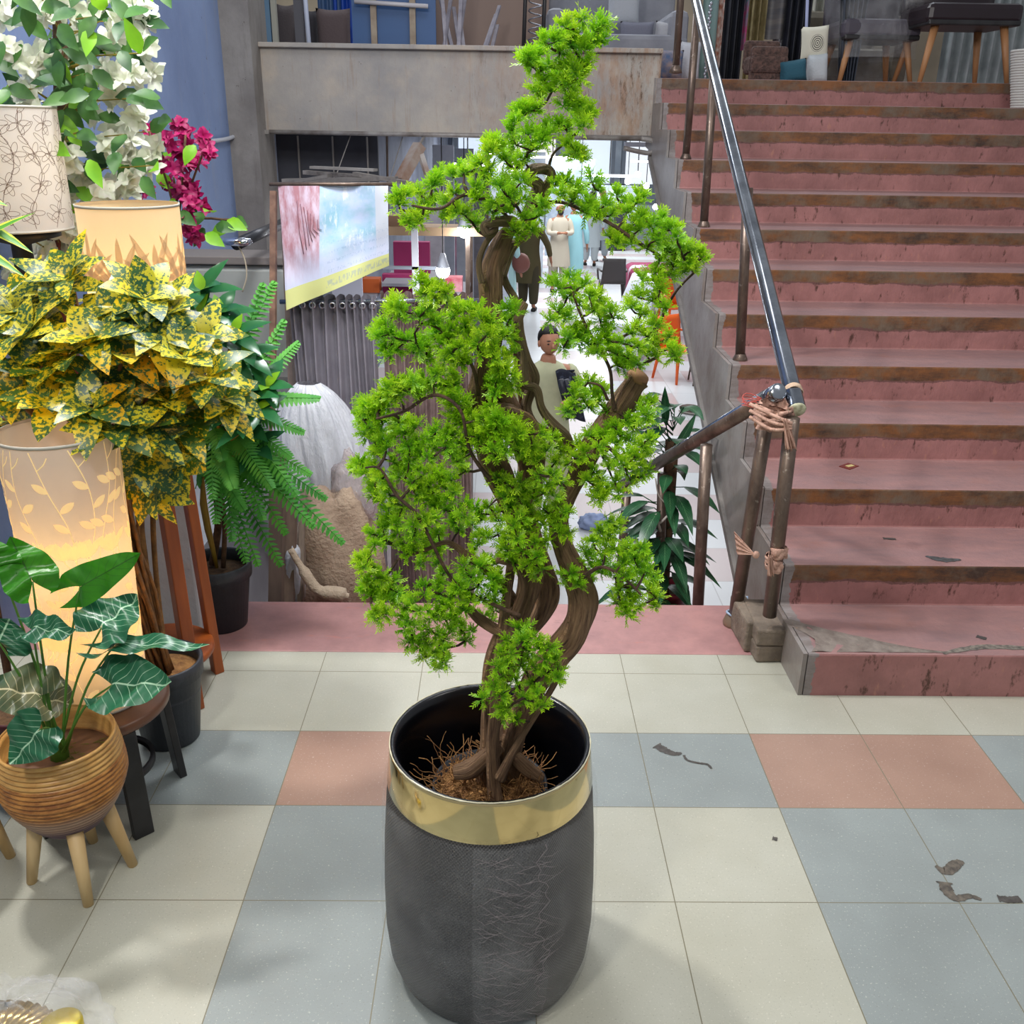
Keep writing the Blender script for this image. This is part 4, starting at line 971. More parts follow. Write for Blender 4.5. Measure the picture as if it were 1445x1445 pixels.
hp = thing('rail_post', 'brown steel post at the landing edge beside the top of the stairs', 'post', at(952, 104, x=.52))
a = at(953, 104, x=.53); MB().tube([a, a+V((0.0, 0, .8))], .0185, 16).build('pole', M_rust, hp); MB().lathe([(.019, 0), (.035, .003), (.032, .02), (.019, .04)], a, 18).build('base_ring', M_rust, hp)
# lower railing down to the hall
lr = thing('handrail', 'short steel-topped rail running down toward the lower hall', 'handrail', (.36, 1.17, 0))
a = at(1098, 553, y=1.02); b = at(872, 688, y=2.5); ld = (b-a).normalized()
MB().tube([a, b], .0225, 22).build('rail', M_rust, lr)
mb = MB(); 
mb.tube([a-ld*.002, a+ld*.09], .0245, 22); mb.ell(a-ld*.002, (.0245, .0245, .006), 16, R=(-ld).to_track_quat('Z', 'Y').to_matrix()); mb.build('end_cap', M_chrome, lr)
mb = MB(); o_ = V((0, -.008, .012)); mb.tube([a+o_+ld*.09, a.lerp(b, .92)+o_], .019, 16); mb.build('polished_top', M_chrome, lr)
b1 = at(1035, 882, z=.0); t1 = at(1082, 590, y=1.05)
MB().tube([b1, t1], .0205, 18).build('post', M_rust, lr); MB().lathe([(.0215, .0), (.034, .0), (.036, .012), (.03, .03), (.022, .045)], b1, 24).build('base_ring', mat('cement_ring', H('8a7a68'), .4, .4), lr)
for px, py, qx, qy, yy, z0_ in ((985, 851, 997, 628, 1.42, -.16), (930, 850, 935, 668, 1.98, -.48), (872, 850, 885, 690, 2.4, -.64)):
    p = at(px, py, y=yy); q_ = at(qx, qy, y=yy); d3 = (p-q_).normalized(); 
    p = q_+d3*((q_.z-z0_)/-d3.z); MB().tube([p, q_], .020, 16).build('post', M_rust, lr)
tp = thing('rail_post', 'brown steel post tied with cloth standing on the stacked bricks', 'post', at(1088, 866, y=.98))
b2 = at(1086, 868, y=.98); t2 = at(1118, 590, y=.93)
MB().tube([b2, t2], .0205, 18).build('pole', M_rust, tp)
ct = thing('cloth_tie', 'peach cloth strip knotted around both steel posts below the rail ends', 'cloth tie', at(1095, 600, y=.98))
c = at(1093, 588, y=.98)
for k in range(5): ring(c+V((rnd(-.004, .004), 0, -.02+k*.011)), (rnd(-.2, .2), rnd(-.2, .2), 1), .043, .02, .003, M_cloth, 'wrap', ct, .5)
def clothtail(name, P0, P1, w0, w1, par):
    mb = MB(); P0 = V(P0); P1 = V(P1)
    def f(u, v):
        p = P0.lerp(P1, v); w = w0+(w1-w0)*v; return p+V(((u-.5)*w, .006*math.sin(u*22)*(.4+v), .004*math.sin(u*13+v*4)))
    mb.sheet(f, 22, 10); return mb.build(name, M_cloth, par, thick=.0015)
clothtail('tail', at(1108, 592, y=.90), at(1117, 634, y=.90), .012, .030, ct)
mb = MB(); 
for k in range(3):
    q0 = at(1058, 570+k*9, y=.96); q1 = at(1118, 598+k*3, y=.90); mb.tube(spline([q0, q0.lerp(q1, .5)+V((0, -.012, -.008*k)), q1], 5), .005, 8)
mb.build('strand', M_cloth, ct)
mb = MB(); c = at(1060, 572, y=1.03)
for k in range(5):
    pts = [c+V((.026*math.cos(t_*.5), .026*math.sin(t_*.5), .006*k+.004*math.sin(t_+k))) for t_ in range(14)]; mb.tube(pts, .0013, 4)
tag(mb.build('red_string', mat('red_thread', H('b5524a'), .8)), 'thin red string wound round the end of the short lower rail', 'string')
ct2 = thing('cloth_tie', 'peach cloth strip knotted between the two steel posts halfway down', 'cloth tie', at(1075, 780, y=1.0))
q = b2.lerp(t2, .31)
for k in range(5): ring(q+V((0, 0, -.024+k*.012)), (rnd(-.3, .3), rnd(-.3, .3), 1), .0225, .02, .003, M_cloth, 'wrap', ct2, .5)
def fan(u, v):
    p0 = at(1066, 783, y=.95); p1a = at(1036, 750, y=1.0); p1b = at(1040, 782, y=1.0); return p0.lerp(p1a.lerp(p1b, u), v)+V((0, .005*math.sin(u*24)*v, 0))
mb = MB(); mb.sheet(fan, 24, 6); mb.build('tail', M_cloth, ct2, thick=.0015)
clothtail('tail', at(1087, 785, y=.93), at(1088, 812, y=.93), .012, .018, ct2)
mb = MB(); c = at(1067, 783, y=.945); mb.ell(c, (.010, .008, .012), 10); mb.build('knot', M_cloth, ct2)
mb = MB(); c = b1+V((0, 0, .045))
mb.tube([c+V((.026*math.cos(k/14*2*PI), .026*math.sin(k/14*2*PI), .003*math.sin(k))) for k in range(15)]+[c+V((.035, .0, .03)), c+V((.034, .0, .06))], .004, 6)
tag(mb.build('plastic_tie', mat('blue_plastic', H('9fb6cf'), .3)), 'pale blue plastic strip tied at the foot of the lower rail post', 'tie')
M_brick = mat('old_brick', H('85786a'), .9, col2=H('655a50'), scale=14, bump=1, bs=30)
mb0 = at(1090, 935, z=0)
for k, (dx, dy, z0_, rz, lab) in enumerate(((0, 0, .0, .06, 'weathered brown brick lying on the tiles, bottom of the little stack by the steps'), (.004, -.002, .056, -.02, 'weathered brown brick on top of the stack, against the lower rail posts'))):
    o = MB().box((mb0.x+dx-.01, mb0.y+.105+dy, z0_+.028), (.098, .21, .055), Matrix.Rotation(rz, 3, 'Z')).build('brick', M_brick, smooth=False, bevel=.007)
    tag(o, lab, 'brick', 'bricks by the rail')
o = MB().box((.405, 1.12, .055), (.05, .19, .105), Matrix.Rotation(.05, 3, 'Z')).build('brick', M_brick, smooth=False, bevel=.007)
o.location.x += .0; tag(o, 'weathered brick standing on edge under the tied post', 'brick', 'bricks by the rail')
# litter on the steps and floor
mb = MB(); p = at(1198, 658, z=.5444+.0015); mb.box(p, (.052, .038, .002), Matrix.Rotation(.7, 3, 'Z')); mb.box(p+V((.003, 0, .0015)), (.026, .014, .002), Matrix.Rotation(.5, 3, 'Z'), m=1)
tag(mb.build('wrapper', [mat('dark_red_foil', H('6a1f18'), .35), mat('gold_foil', H('d9c98a'), .3, .3)], smooth=False), 'small dark red sweet wrapper lying on a red step', 'wrapper')
def blot(name, lab, pts, z, w, cat='stain', col=H('5b5652')):
    P_ = [at(a, b, z=z) for a, b in pts]; mb = MB(); SP = spline(P_, 8); N = len(SP)
    vs = []; 
    for i, p in enumerate(SP):
        t_ = (SP[min(i+1, N-1)]-SP[max(i-1, 0)]).normalized(); s_ = V((-t_.y, t_.x, 0)); ww = w(i/(N-1))*(1+.5*noise.noise(V((i*.6, 0, z))))
        vs += [p+s_*ww+V((0, 0, .0012)), p-s_*ww+V((0, 0, .0012))]
    mb.add(vs, [(2*i, 2*i+1, 2*i+3, 2*i+2) for i in range(N-1)]); return tag(mb.build(name, mat(name+'_mat', col, .6, col2=H('3f3b38'), scale=60)), lab, cat)
blot('floor_stain', 'dark tadpole-shaped smear on the grey tile right of the planter', [(926, 1052), (940, 1060), (952, 1064), (962, 1063)], 0, lambda t_: .012*(1-t_)**.6+.002)
blot('floor_stain', 'thin dark wavy streak trailing right of the tadpole-shaped smear', [(965, 1066), (970, 1073), (985, 1077), (998, 1079), (1004, 1085)], 0, lambda t_: .0035)
blot('floor_stain', 'small black spot on the cream tile at lower right', [(1090, 1183), (1097, 1185)], 0, lambda t_: .006)
blot('torn_film', 'crumpled scrap of dirty film on the grey tiles, upper piece', [(1320, 1222), (1335, 1230), (1350, 1219), (1360, 1217)], 0, lambda t_: .010*math.sin(PI*t_)+.003, 'scrap', H('6f675c'))
blot('torn_film', 'crumpled scrap of dirty film on the grey tiles, lower piece', [(1332, 1245), (1338, 1260), (1350, 1268), (1368, 1265), (1385, 1270)], 0, lambda t_: .011*(1-t_)+.004, 'scrap', H('6f675c'))
blot('floor_stain', 'dark smudge on the tile joint at the right edge', [(1408, 1268), (1425, 1270), (1440, 1269)], 0, lambda t_: .009, col=H('55524f'))
blot('step_patch', 'dark bare patch on the edge of the second step', [(1306, 785), (1330, 790), (1356, 790)], .2724, lambda t_: .014*math.sin(PI*t_)+.003, 'stain', H('55585c'))
blot('step_patch', 'small dark bare spot on the back of the second step', [(1246, 760), (1264, 761)], .2724, lambda t_: .008, 'stain', H('55504f'))
blot('step_patch', 'small dark spot on the first step', [(1378, 898), (1392, 902)], .1361, lambda t_: .009, 'stain', H('45403f'))
blot('cement_smear', 'long grey cement smear along the front edge of the first step', [(1330, 922), (1370, 915), (1400, 913), (1470, 916)], .1361, lambda t_: .010*math.sin(PI*min(1, t_+.1)*.8)+.003, 'stain', H('8b8378'))
# ---------------- curtains
def curtain(label, xa, xb, y, ztop, zbot, folds, m, seed):
    th = thing('curtain', label, 'curtain', ((xa+xb)/2, y, zbot)); random.seed(seed)
    def f(u, v):
        z = zbot+(ztop-zbot)*v; k = .8+.2*v
        return V((xa+(xb-xa)*u+.01*math.sin(v*3+u*9), y+.022*k*math.sin(u*folds*2*PI)+.008*math.sin(u*folds*4*PI+v*3), z+.006*math.cos(u*folds*2*PI)*(v > .97)))
    MB().sheet(f, folds*12, 24).build('panel', m, th)
    n = folds
    mb = MB()
    for k in range(n):
        u = (k+.5)/n; mb.lathe([(.008, -.002), (.014, -.002), (.014, .002), (.008, .002)], (0, 0, 0), 12)
        nv = 48; base = len(mb.v)-nv; R_ = Matrix.Rotation(PI/2, 3, 'X'); c = V((xa+(xb-xa)*u, y-.022, ztop-.035))
        for i in range(base, len(mb.v)): mb.v[i] = tuple(R_ @ V(mb.v[i])+c)
    mb.build('eyelets', mat('eyelet', H('c9c9cf'), .2, .9), th); return th
M_cgrey = mat('grey_satin', H('96929b'), .38, col2=H('807c86'), scale=6); M_cbrown = mat('taupe_satin', H('a08c89'), .4, col2=H('665351'), scale=6)
cu1 = at(407, 430, y=2.2); cu2 = at(533, 418, y=2.2); cu3 = at(680, 418, y=2.25)
curtain('dark grey satin curtain hanging below the pale blue banner', cu1.x, cu2.x, 2.2, .885, -.55, 9, M_cgrey, 1)
curtain('taupe brown curtain hanging behind the left foliage of the cedar', cu2.x+.005, cu3.x-.03, 2.23, .895, -.55, 10, M_cbrown, 2)
mb = MB(); mb.tube([at(395, 426, y=2.2), at(690, 424, y=2.2)], .009, 10); tag(mb.build('curtain_rod', M_chrome), 'thin metal rod carrying the grey and taupe curtains', 'rod')
# rusted angle post with planks
o = MB().bar(at(384, 862, y=1.75), at(386, 270, y=2.15), .022, .02).build('rusted_post', mat('rusty_bar', H('5a4238'), .8, col2=H('8a6a58'), scale=14), smooth=False, loc=at(384, 862, y=1.75)); tag(o, 'thin rusty upright bar at the left end of the banner', 'post')
q0 = at(400, 452, y=2.3); mb = MB(); mb.bar((q0.x-.02, 2.3, -.63), at(402, 300, y=2.3), .06, .02); tag(mb.build('plank', mat('grey_plank', H('8f8078'), .8, col2=H('6f625c'), scale=9), smooth=False), 'weathered brown plank behind the rusty bar beside the banner', 'plank')
for k, (px, w, hgt, lab) in enumerate(((385, .05, 640, 'dull brown plank standing on the kerb, leftmost by the sack'), (404, .035, 700, 'narrow brown plank leaning beside the rolled sack'), (421, .02, 690, 'pale-edged thin board leaning against the sack'))):
    a = at(px, 853, y=1.40+.02*k); a.z = .003 if a.y < 1.342 else -.158; b = at(px+8, hgt, y=1.52+.02*k)
    tag(MB().bar(a, b, w, .02).build('plank', mat('plank_%s' % ('dull', 'warm', 'pale')[k], (H('7a675a'), H('8c7564'), H('a59484'))[k], .8, col2=H('5f5048'), scale=12, st=(1, 1, .2)), smooth=False), lab, 'plank', 'planks by the sack')
# banner
bn = thing('banner', 'faded banner with pink and pale blue panels and a yellow strip along its slanted hem', 'banner', at(470, 400, y=2.12))
TL, TR, BR, BL_ = at(392, 262, y=2.15), at(548, 262, y=2.15), at(549, 375, y=2.15), at(404, 438, y=2.1)
def bf(u, v):
    p = BL_.lerp(BR, u).lerp(TL.lerp(TR, u), v); return p+V((0, .012*math.sin(u*9+v*3)+.01*noise.noise(V((u*4, v*4, 0))), 0))
mb = MB(); mb.sheet(bf, 40, 24, uv=True)
t = NT('banner_print'); uv = t.n('ShaderNodeSeparateXYZ'); t.l(t.coord('UV'), uv.inputs[0]); U, Vv = uv.outputs[0], uv.outputs[1]
n1 = t.noise(5, t.coord('UV'), 5, .6); n2 = t.noise(14, t.coord('UV'), 4, .7, (1, .25, 1))
c = t.mix(t.ramp(n1, .35, .62), H('8fbcd0'), H('b9c9e6')); c = t.mix(t.ramp(n2, .56, .7), c, H('dfe6f2'))
pkk = t.mix(t.ramp(n2, .4, .62), H('b0808c'), H('cdbdd0')); c = t.mix(t.math('LESS_THAN', U, t.math('MULTIPLY_ADD', Vv, .05, .33)), c, pkk)
c = t.mix(t.math('GREATER_THAN', U, .88), c, H('c3cad6'))
c = t.mix(t.ramp(Vv, .5, .15), c, H('c7cfe8'))
txt = t.math('MULTIPLY', t.math('GREATER_THAN', t.noise(60, t.coord('UV'), 2, .5, (1.3, .5, 1)), .55), t.math('LESS_THAN', t.math('FRACT', t.math('MULTIPLY', Vv, 11)), .35))
txt = t.math('MULTIPLY', txt, t.math('MULTIPLY', t.math('GREATER_THAN', U, .42), t.math('LESS_THAN', Vv, .55)))
c = t.mix(t.math('MULTIPLY', txt, .35), c, H('7f9cc0'))
c = t.mix(t.math('LESS_THAN', Vv, .16), c, H('cfd38e'))
lt = t.math('MULTIPLY', t.math('LESS_THAN', t.math('ABSOLUTE', t.math('SUBTRACT', Vv, .08)), .035), t.math('GREATER_THAN', t.noise(45, t.coord('UV'), 2, .5, (1.5, .3, 1)), .5))
c = t.mix(t.math('MULTIPLY', t.math('MULTIPLY', lt, t.math('GREATER_THAN', U, .4)), .5), c, H('8f9fb0'))
mb.build('cloth', t.fin(c, .35), bn)
mb = MB(); mb.tube([TL+V((-.03, 0, .005)), TR+V((.02, 0, .005))], .007, 8); mb.build('rod', M_rust, bn)
mb = MB()
for k in range(7):
    u = .17+.03*k; mb.tube([bf(u, .88-.03*k)+V((0, -.004, 0)), bf(u+.02*math.sin(k), .62)+V((0, -.004, 0)), bf(u+.03, .42+.03*k)+V((0, -.004, 0))], .0014, 4)
mb.build('stain_lines', mat('stain_brown', H('7d5560'), .7), bn)
# plastic-wrapped bundle
def blob(c, r, f=1.0, amp=.22, seed=0, sharp=2.2):
    def g(p): return 1+amp*noise.noise(p*sharp+V((seed, 0, 0)))+amp*.5*abs(noise.noise(p*sharp*2.7+V((seed, 3, 0))))
    mb = MB(); mb.ell(c, r, 48, fn=g); return mb
bw = thing('wrapped_bundle', 'tall bulky bundle shrouded in clear milky plastic in front of the grey curtain', 'bundle', at(450, 848, y=1.75))
c = at(455, 650, y=1.80)
def bundle(u, v):
    a = u*2*PI; z = v; w = .255*(max(0, 1-((z-.52)/.49)**2))**.5*(.75+.25*z)+.004
    r = w*(1+.22*noise.noise(V((math.cos(a)*1.8, math.sin(a)*1.8, z*3)))+.22*abs(noise.noise(V((math.cos(a)*3.2, math.sin(a)*3.2, z*2.2))))-.16*abs(noise.noise(V((math.cos(a)*6+3, math.sin(a)*6, z*3+a*.0)))))
    return V((c.x-.02+.05*math.sin(z*3+.4), 1.80, 0))+V((math.cos(a)*r*.72, math.sin(a)*r*.55, -.45+1.09*z))
mb = MB(); mb.sheet(bundle, 140, 70); 
t = NT('milky_plastic'); n1 = t.noise(7, detail=8, rough=.7, st=(1, 1, .3)); t.bump(n1, .6, .05); t.fin(H('eef1fa'), .12, Specular_IOR_Level=1.0, Coat_Weight=.6)
tr_ = t.n('ShaderNodeBsdfTransparent'); mx = t.n('ShaderNodeMixShader'); mx.inputs[0].default_value = .78; t.l(tr_.outputs[0], mx.inputs[1]); t.l(t.b.outputs[0], mx.inputs[2]); t.l(mx.outputs[0], t.out.inputs[0])
mb.build('plastic_sheet', t.mat, bw)
mb = MB(); mb.box(V((c.x-.03, 1.80, .05)), (.20, .14, .85), taper=.6); mb.build('bundle_core', mat('pale_core', H('c9c8d4'), .7, col2=H('8f8a90'), scale=5), bw, bevel=.03)
sk = thing('burlap_sack', 'slumped beige burlap sack with folded mouth standing at the kerb', 'sack', at(470, 848, y=1.58))
M_burlap = mat('burlap', H('b59f8a'), .95, col2=H('957f6c'), scale=9, bump=.8, bs=70)
c2 = at(475, 770, y=1.62); mb = blob(V((c2.x, 1.60, .03)), (.15, .11, .27), amp=.3, seed=5, sharp=1.6); mb.build('body', M_burlap, sk)
mb = MB(); a_ = at(410, 775, y=1.45); b_ = at(470, 838, y=1.42)
mb.tube(spline([a_, at(425, 800, y=1.44), at(448, 832, y=1.42), at(478, 838, y=1.42), at(492, 842, y=1.42)], 5), [.012]*6+[.02]*6+[.026]*6+[.012]*3, 10); mb.build('folded_edge', mat('burlap_pale', H('bba892'), .95, bump=.8, bs=70), sk)
s2 = blob(at(500, 700, y=1.66), (.085, .07, .15), amp=.25, seed=9); tag(s2.build('crumpled_plastic', film('crumpled', .7, H('c5b6b4'), .15, 1)), 'crumpled brownish plastic heap right of the wrapped bundle', 'plastic')
s3 = blob(at(416, 815, y=1.50)+V((0, 0, .0)), (.035, .04, .13), amp=.2, seed=2); tag(s3.build('white_sack', mat('white_sack', H('b9bcc4'), .5, bump=.6)), 'narrow white woven sack tucked left of the burlap sack', 'sack')
# ivory box and left handrail
bx = at(335, 400, y=2.6); o = MB().box((bx.x-.03, 2.75, .68), (.50, .22, .52)).build('ivory_panel', mat('ivory_board', H('a8aba6'), .5, col2=H('989b96'), scale=4), smooth=False, bevel=.03); tag(o, 'pale ivory cabinet behind the shrub, under the left rail end', 'cabinet')
o = MB().box((bx.x-.03, 2.75, .955), (.54, .25, .035)).build('cabinet_lid', mat('lid_grey', H('77706c'), .7), smooth=False, bevel=.005); tag(o, 'dirty grey slab lying on the ivory cabinet', 'slab')
o = MB().box((bx.x-.03, 2.8, .0), (.6, .3, .84)).build('ledge', M_grey, smooth=False); o['kind'] = 'structure'; o.name = 'wall_ledge'
lh = thing('handrail', 'dark handrail with a bright chrome end at the left wall', 'handrail', at(325, 342, y=2.2))
a = at(322, 340, y=2.2); b = at(350, 338, y=2.35); c3 = at(400, 315, y=3.0)
MB().tube([a+V((.03, 0, -.012)), c3], .022, 16).build('rail', mat('dark_tube', H('3a3c42'), .35, .6), lh)
mb = MB(); mb.lathe([(0, -.02), (.03, -.018), (.038, -.006), (.034, .008), (0, .012)], (a.x+.035, a.y, a.z+.002), 24, sx=1.5, sy=.8); mb.build('end_cap', mat('bright_chrome', H('d6dbe8'), .08, 1), lh)
mb = MB(); mb.tube(spline([at(335, 345, y=2.2), at(345, 365, y=2.2), at(348, 390, y=2.2), at(342, 412, y=2.2)], 5), .003, 6); mb.build('cord', mat('cord', H('b5aa95'), .8), lh)
# metal junk under the beam
sj = thing('steel_scrap', 'tangle of bent steel strips and a slanted rusty brace wired up under the beam', 'scrap metal', at(500, 245, y=3.8))
for (a_, b_, yy, w, hx) in (((430, 243), (520, 250), 3.9, .02, 'a'), ((385, 262), (465, 248), 3.6, .015, 'b'), ((500, 245), (600, 262), 3.7, .018, 'c'), ((440, 236), (530, 240), 3.5, .012, 'd'), ((400, 255), (560, 252), 3.75, .02, 'e')):
    p_, q_ = at(*a_, y=yy), at(*b_, y=yy-.1)
    if hx in 'bde': MB().bar(p_, q_, .05, w).build('bar', M_pillar, sj, smooth=False); continue
    MB().bar(p_, q_, .05, w).build('bar', mat('steel_bar_'+hx, H('a09a94') if yy > 3.55 else H('34343a'), .5, .4, col2=H('5a5350'), scale=9), sj, smooth=False)
    m_ = p_.lerp(q_, .5); MB().tube([m_, V((m_.x, 4.46, 1.45))], .003, 5).build('wire', M_pillar, sj)
MB().bar(at(565, 255, y=3.9), at(592, 205, y=4.0), .06, .05).build('brace', mat('brace_metal', H('b5aca4'), .5, .3, col2=H('8a5a38'), scale=5), sj, smooth=False)
MB().bar(at(608, 262, y=3.9), at(590, 206, y=4.0), .03, .02).build('brace', mat('brace_metal2', H('b0aaa6'), .5, .3, col2=H('8a6a58'), scale=8), sj, smooth=False)
m_ = at(591, 206, y=4.0); MB().tube([m_, V((m_.x, 4.46, 1.45))], .008, 6).build('bracket', M_pillar, sj)
o = MB().box((-1.45, 4.75, 1.28), (.62, .05, .32)).build('recess_partition', mat('dark_recess', H('3a3c46'), .7, col2=H('2c2d35'), scale=3), smooth=False); tag(o, 'dark grey panel hanging behind the steel scrap under the beam', 'panel')
for k in range(3):
    tag(MB().box((-1.62+.21*k, 4.70, 1.28), (.008, .02, .30)).build('panel_strut', M_pillar, smooth=False), 'thin vertical strut in front of the dark panel under the beam, %s of three' % ('leftmost', 'middle', 'rightmost')[k], 'strut', 'struts on the dark panel')
# ---------------- upper floor clutter, y about 5
UZ = 1.768
def cushion(label, px0, px1, py0, y, col, cat='cushion', m=None, z0=None, hgt=None, name='cushion', par=None, pat=None, rot=0):
    a = at(px0, 60, y=y); b = at(px1, 60, y=y); w = b.x-a.x; zt = at(px0, py0, y=y).z; z0 = UZ if z0 is None else z0; hh = zt-z0
    cx, cz = (a.x+b.x)/2, (zt+z0)/2; mb = MB()
    R_ = Matrix.Rotation(rot, 3, 'Y')
    for sg in (-1, 1):
        def f(u, v):
            x, z = (u-.5), (v-.5); e = max(0, (1-(2*x)**4)*(1-(2*z)**4))**.5; pin = 1-.06*(1-(2*abs(z))**2)*0
            p = V((x*w*(1-.06*math.cos(PI*z)), sg*.06*e, z*hh*(1-.06*math.cos(PI*x))))+V((0, 0, 0)); return V((cx, y, cz))+R_ @ p
        mb.sheet(f, 14, 14, uv=True)
    o = mb.build(name, m or mat(name+'_'+label.split()[0], col, .85, bump=.4, bs=90)); return tag(o, label, cat)
cushion('dark grey furry cushion above the beam, left one behind the steel uprights', 393, 420, 5, 5.15, H('4f484a'))
cushion('dark taupe fur cushion standing left of the blue panel', 448, 496, 11, 5.1, H('55494a'))
cushion('charcoal cushion half hidden between the white pole and the taupe cushion', 432, 452, 13, 5.2, H('2f2d33'))
for px, w, m, lab in ((362, .07, H('2c2a30'), 'black upright post at the far left of the upper floor'), (378, .05, H('5f7f9a'), 'narrow pale blue upright beside the black post'), (389, .03, H('9a9a90'), 'off-white narrow upright left of the grey cushion'), (424, .055, H('4a4a52'), 'dark grey steel upright between the cushions')):
    a = at(px, 50, y=4.85); tag(MB().box((a.x, 4.85, UZ+.55), (w, .04, 1.1)).build('upright_post', mat('upright_%s' % lab.split()[0]+str(px), m, .5), smooth=False), lab, 'post')
a = at(434, 50, y=4.8); tag(MB().tube([(a.x+.01, 4.8, UZ), (a.x-.02, 4.8, UZ+1.1)], .014, 8).build('white_pole', mat('white_pole', H('c9d2e8'), .4)), 'slim white pole standing on the upper floor left of the taupe cushion', 'pole')
for k, (px, lab) in enumerate(((465, 'deep blue hanging drape behind the taupe cushion, left fold'), (482, 'deep blue hanging drape behind the taupe cushion, right fold'))):
    a = at(px, 0, y=5.6); tag(MB().sheet(lambda u, v: V((a.x-.08+.16*u, 5.6+.02*math.sin(u*20), UZ+.2+1.0*v)), 20, 2).build('blue_drape', mat('blue_drape%d' % k, H('1f4fb5') if k else H('44628a'), .5)), lab, 'drape')
# blue shelving panel with two pale ladder rails
bl = thing('blue_shelving', 'blue painted panel with two pale uprights and a cross rail above the beam', 'panel', at(555, 60, y=5.0))
a = at(497, 40, y=5.05); b = at(615, 40, y=5.05)
MB().box(((a.x+b.x)/2, 5.07, UZ+.55), (b.x-a.x, .03, 1.1)).build('board', mat('blue_board', H('2f5a8f'), .5, col2=H('254a7a'), scale=2, st=(.2, 1, 1)), bl, smooth=False)
for px in (527, 582):
    q = at(px, 30, y=5.0); MB().box((q.x, 5.02, UZ+.55), (.036, .03, 1.1)).build('upright', mat('pale_strip', H('a89a88'), .7, col2=H('8a7a6a'), scale=9), bl, smooth=False)
q = at(500, 2, y=4.98); q2 = at(604, 9, y=4.98); MB().tube([q, q2], .013, 8).build('cross_rail', mat('rail_pale', H('c2bfc4'), .4), bl)
random.seed(71)
M_rod = mat('pale_rods', H('a7a3ad'), .4, .3, col2=H('7d7a84'), scale=9)
for k, (x0_, y0_, x1_, y1_) in enumerate(((620, 58, 640, -30), (632, 60, 622, -30), (645, 60, 652, -40), (655, 60, 640, 10), (648, 60, 622, 0), (660, 60, 648, 20), (672, 62, 705, 8), (668, 62, 700, 20), (684, 62, 702, 35), (640, 58, 660, -30))):
    a = at(x0_, y0_, y=4.9); a.z = UZ; b = at(x1_, y1_, y=5.1); tag(MB().bar(a, b, .022, .01).build('aluminium_strip', M_rod, smooth=False), 'pale aluminium strip leaning behind the beam, %s' % ('leftmost of the bundle, leaning right', 'second in the bundle, leaning left', 'tall one in the middle of the bundle', 'short one crossing the tall middle strip', 'leaning far left across the bundle', 'right edge of the left bundle', 'longest of the fan leaning right', 'lower strip of the fan leaning right', 'short stub at the foot of the right fan', 'long one crossing behind the left bundle')[k], 'strip', 'leaning aluminium strips')
a = at(690, 40, y=5.5); tag(MB().box((a.x+.02, 5.6, UZ+.35), (.75, .06, .7)).build('corrugated_panel', NT('corr').fin(H('8a7468'), .6), smooth=False), 'brown corrugated panel behind the leaning aluminium strips', 'panel')
# wire rack and grey sofa with cushions behind the tree top
wk = thing('wire_rack', 'black wire rack with spiral coils beside the tree top', 'rack', at(755, 65, y=4.9))
a = at(738, 60, y=4.9); b = at(765, 60, y=4.9)
for xx in (a.x, b.x): MB().tube([(xx, 4.9, UZ), (xx+.02, 4.92, UZ+.9)], .012, 8).build('upright', M_blackwood, wk)
mb = MB(); mb.tube([(a.x+.07+.04*math.cos(k*.7), 4.9+.04*math.sin(k*.7), UZ+.03+k*.006) for k in range(120)], .004, 5); mb.build('coil', mat('grey_wire', H('8a8c96'), .4, .7), wk)
sf = thing('sofa', 'pale grey sofa on the upper floor right of the tree top', 'sofa', (.30, 5.35, UZ))
a = at(768, 50, y=5.4); b = at(960, 50, y=5.4); sx = (a.x+b.x)/2; sw = b.x-a.x
M_sofa = mat('sofa_grey', H('8f9199'), .85, col2=H('7d7f88'), scale=6)
MB().box((sx, 5.40, UZ+.21), (sw, .62, .14)).build('seat', M_sofa, sf, smooth=False, bevel=.03)
MB().box((sx, 5.72, UZ+.36), (sw, .12, .44)).build('backrest', M_sofa, sf, smooth=False, bevel=.04)
for xx in (a.x+.06, b.x-.06): MB().box((xx, 5.42, UZ+.28), (.12, .66, .28)).build('armrest', M_sofa, sf, smooth=False, bevel=.04)
for xx in (a.x+.1, b.x-.1):
    for yy in (5.2, 5.65): MB().box((xx, yy, UZ+.07), (.04, .04, .14)).build('leg', M_blackwood, sf, smooth=False)
cushion('slate grey square cushion on the pale sofa', 874, 922, 30, 5.2, H('6f7180'), z0=1.98)
cushion('light grey square cushion on the pale sofa, right of the slate one', 922, 968, 32, 5.22, H('a9aab0'), z0=1.98, rot=.12)
cushion('blue patterned cushion beside the brown post on the upper floor', 932, 966, 70, 4.85, H('4f6078'), m=mat('blue_pattern', H('3f5a80'), .8, col2=H('8a7a78'), scale=22))
cushion('pale rounded cushion behind the brown posts on the upper floor', 960, 990, 58, 5.05, H('b9bbc2'))
o = cushion('white wrapped cushion with a faint drawing, at the top behind the tree tip', 855, 900, -20, 5.3, H('a9aeb6'), z0=2.1)
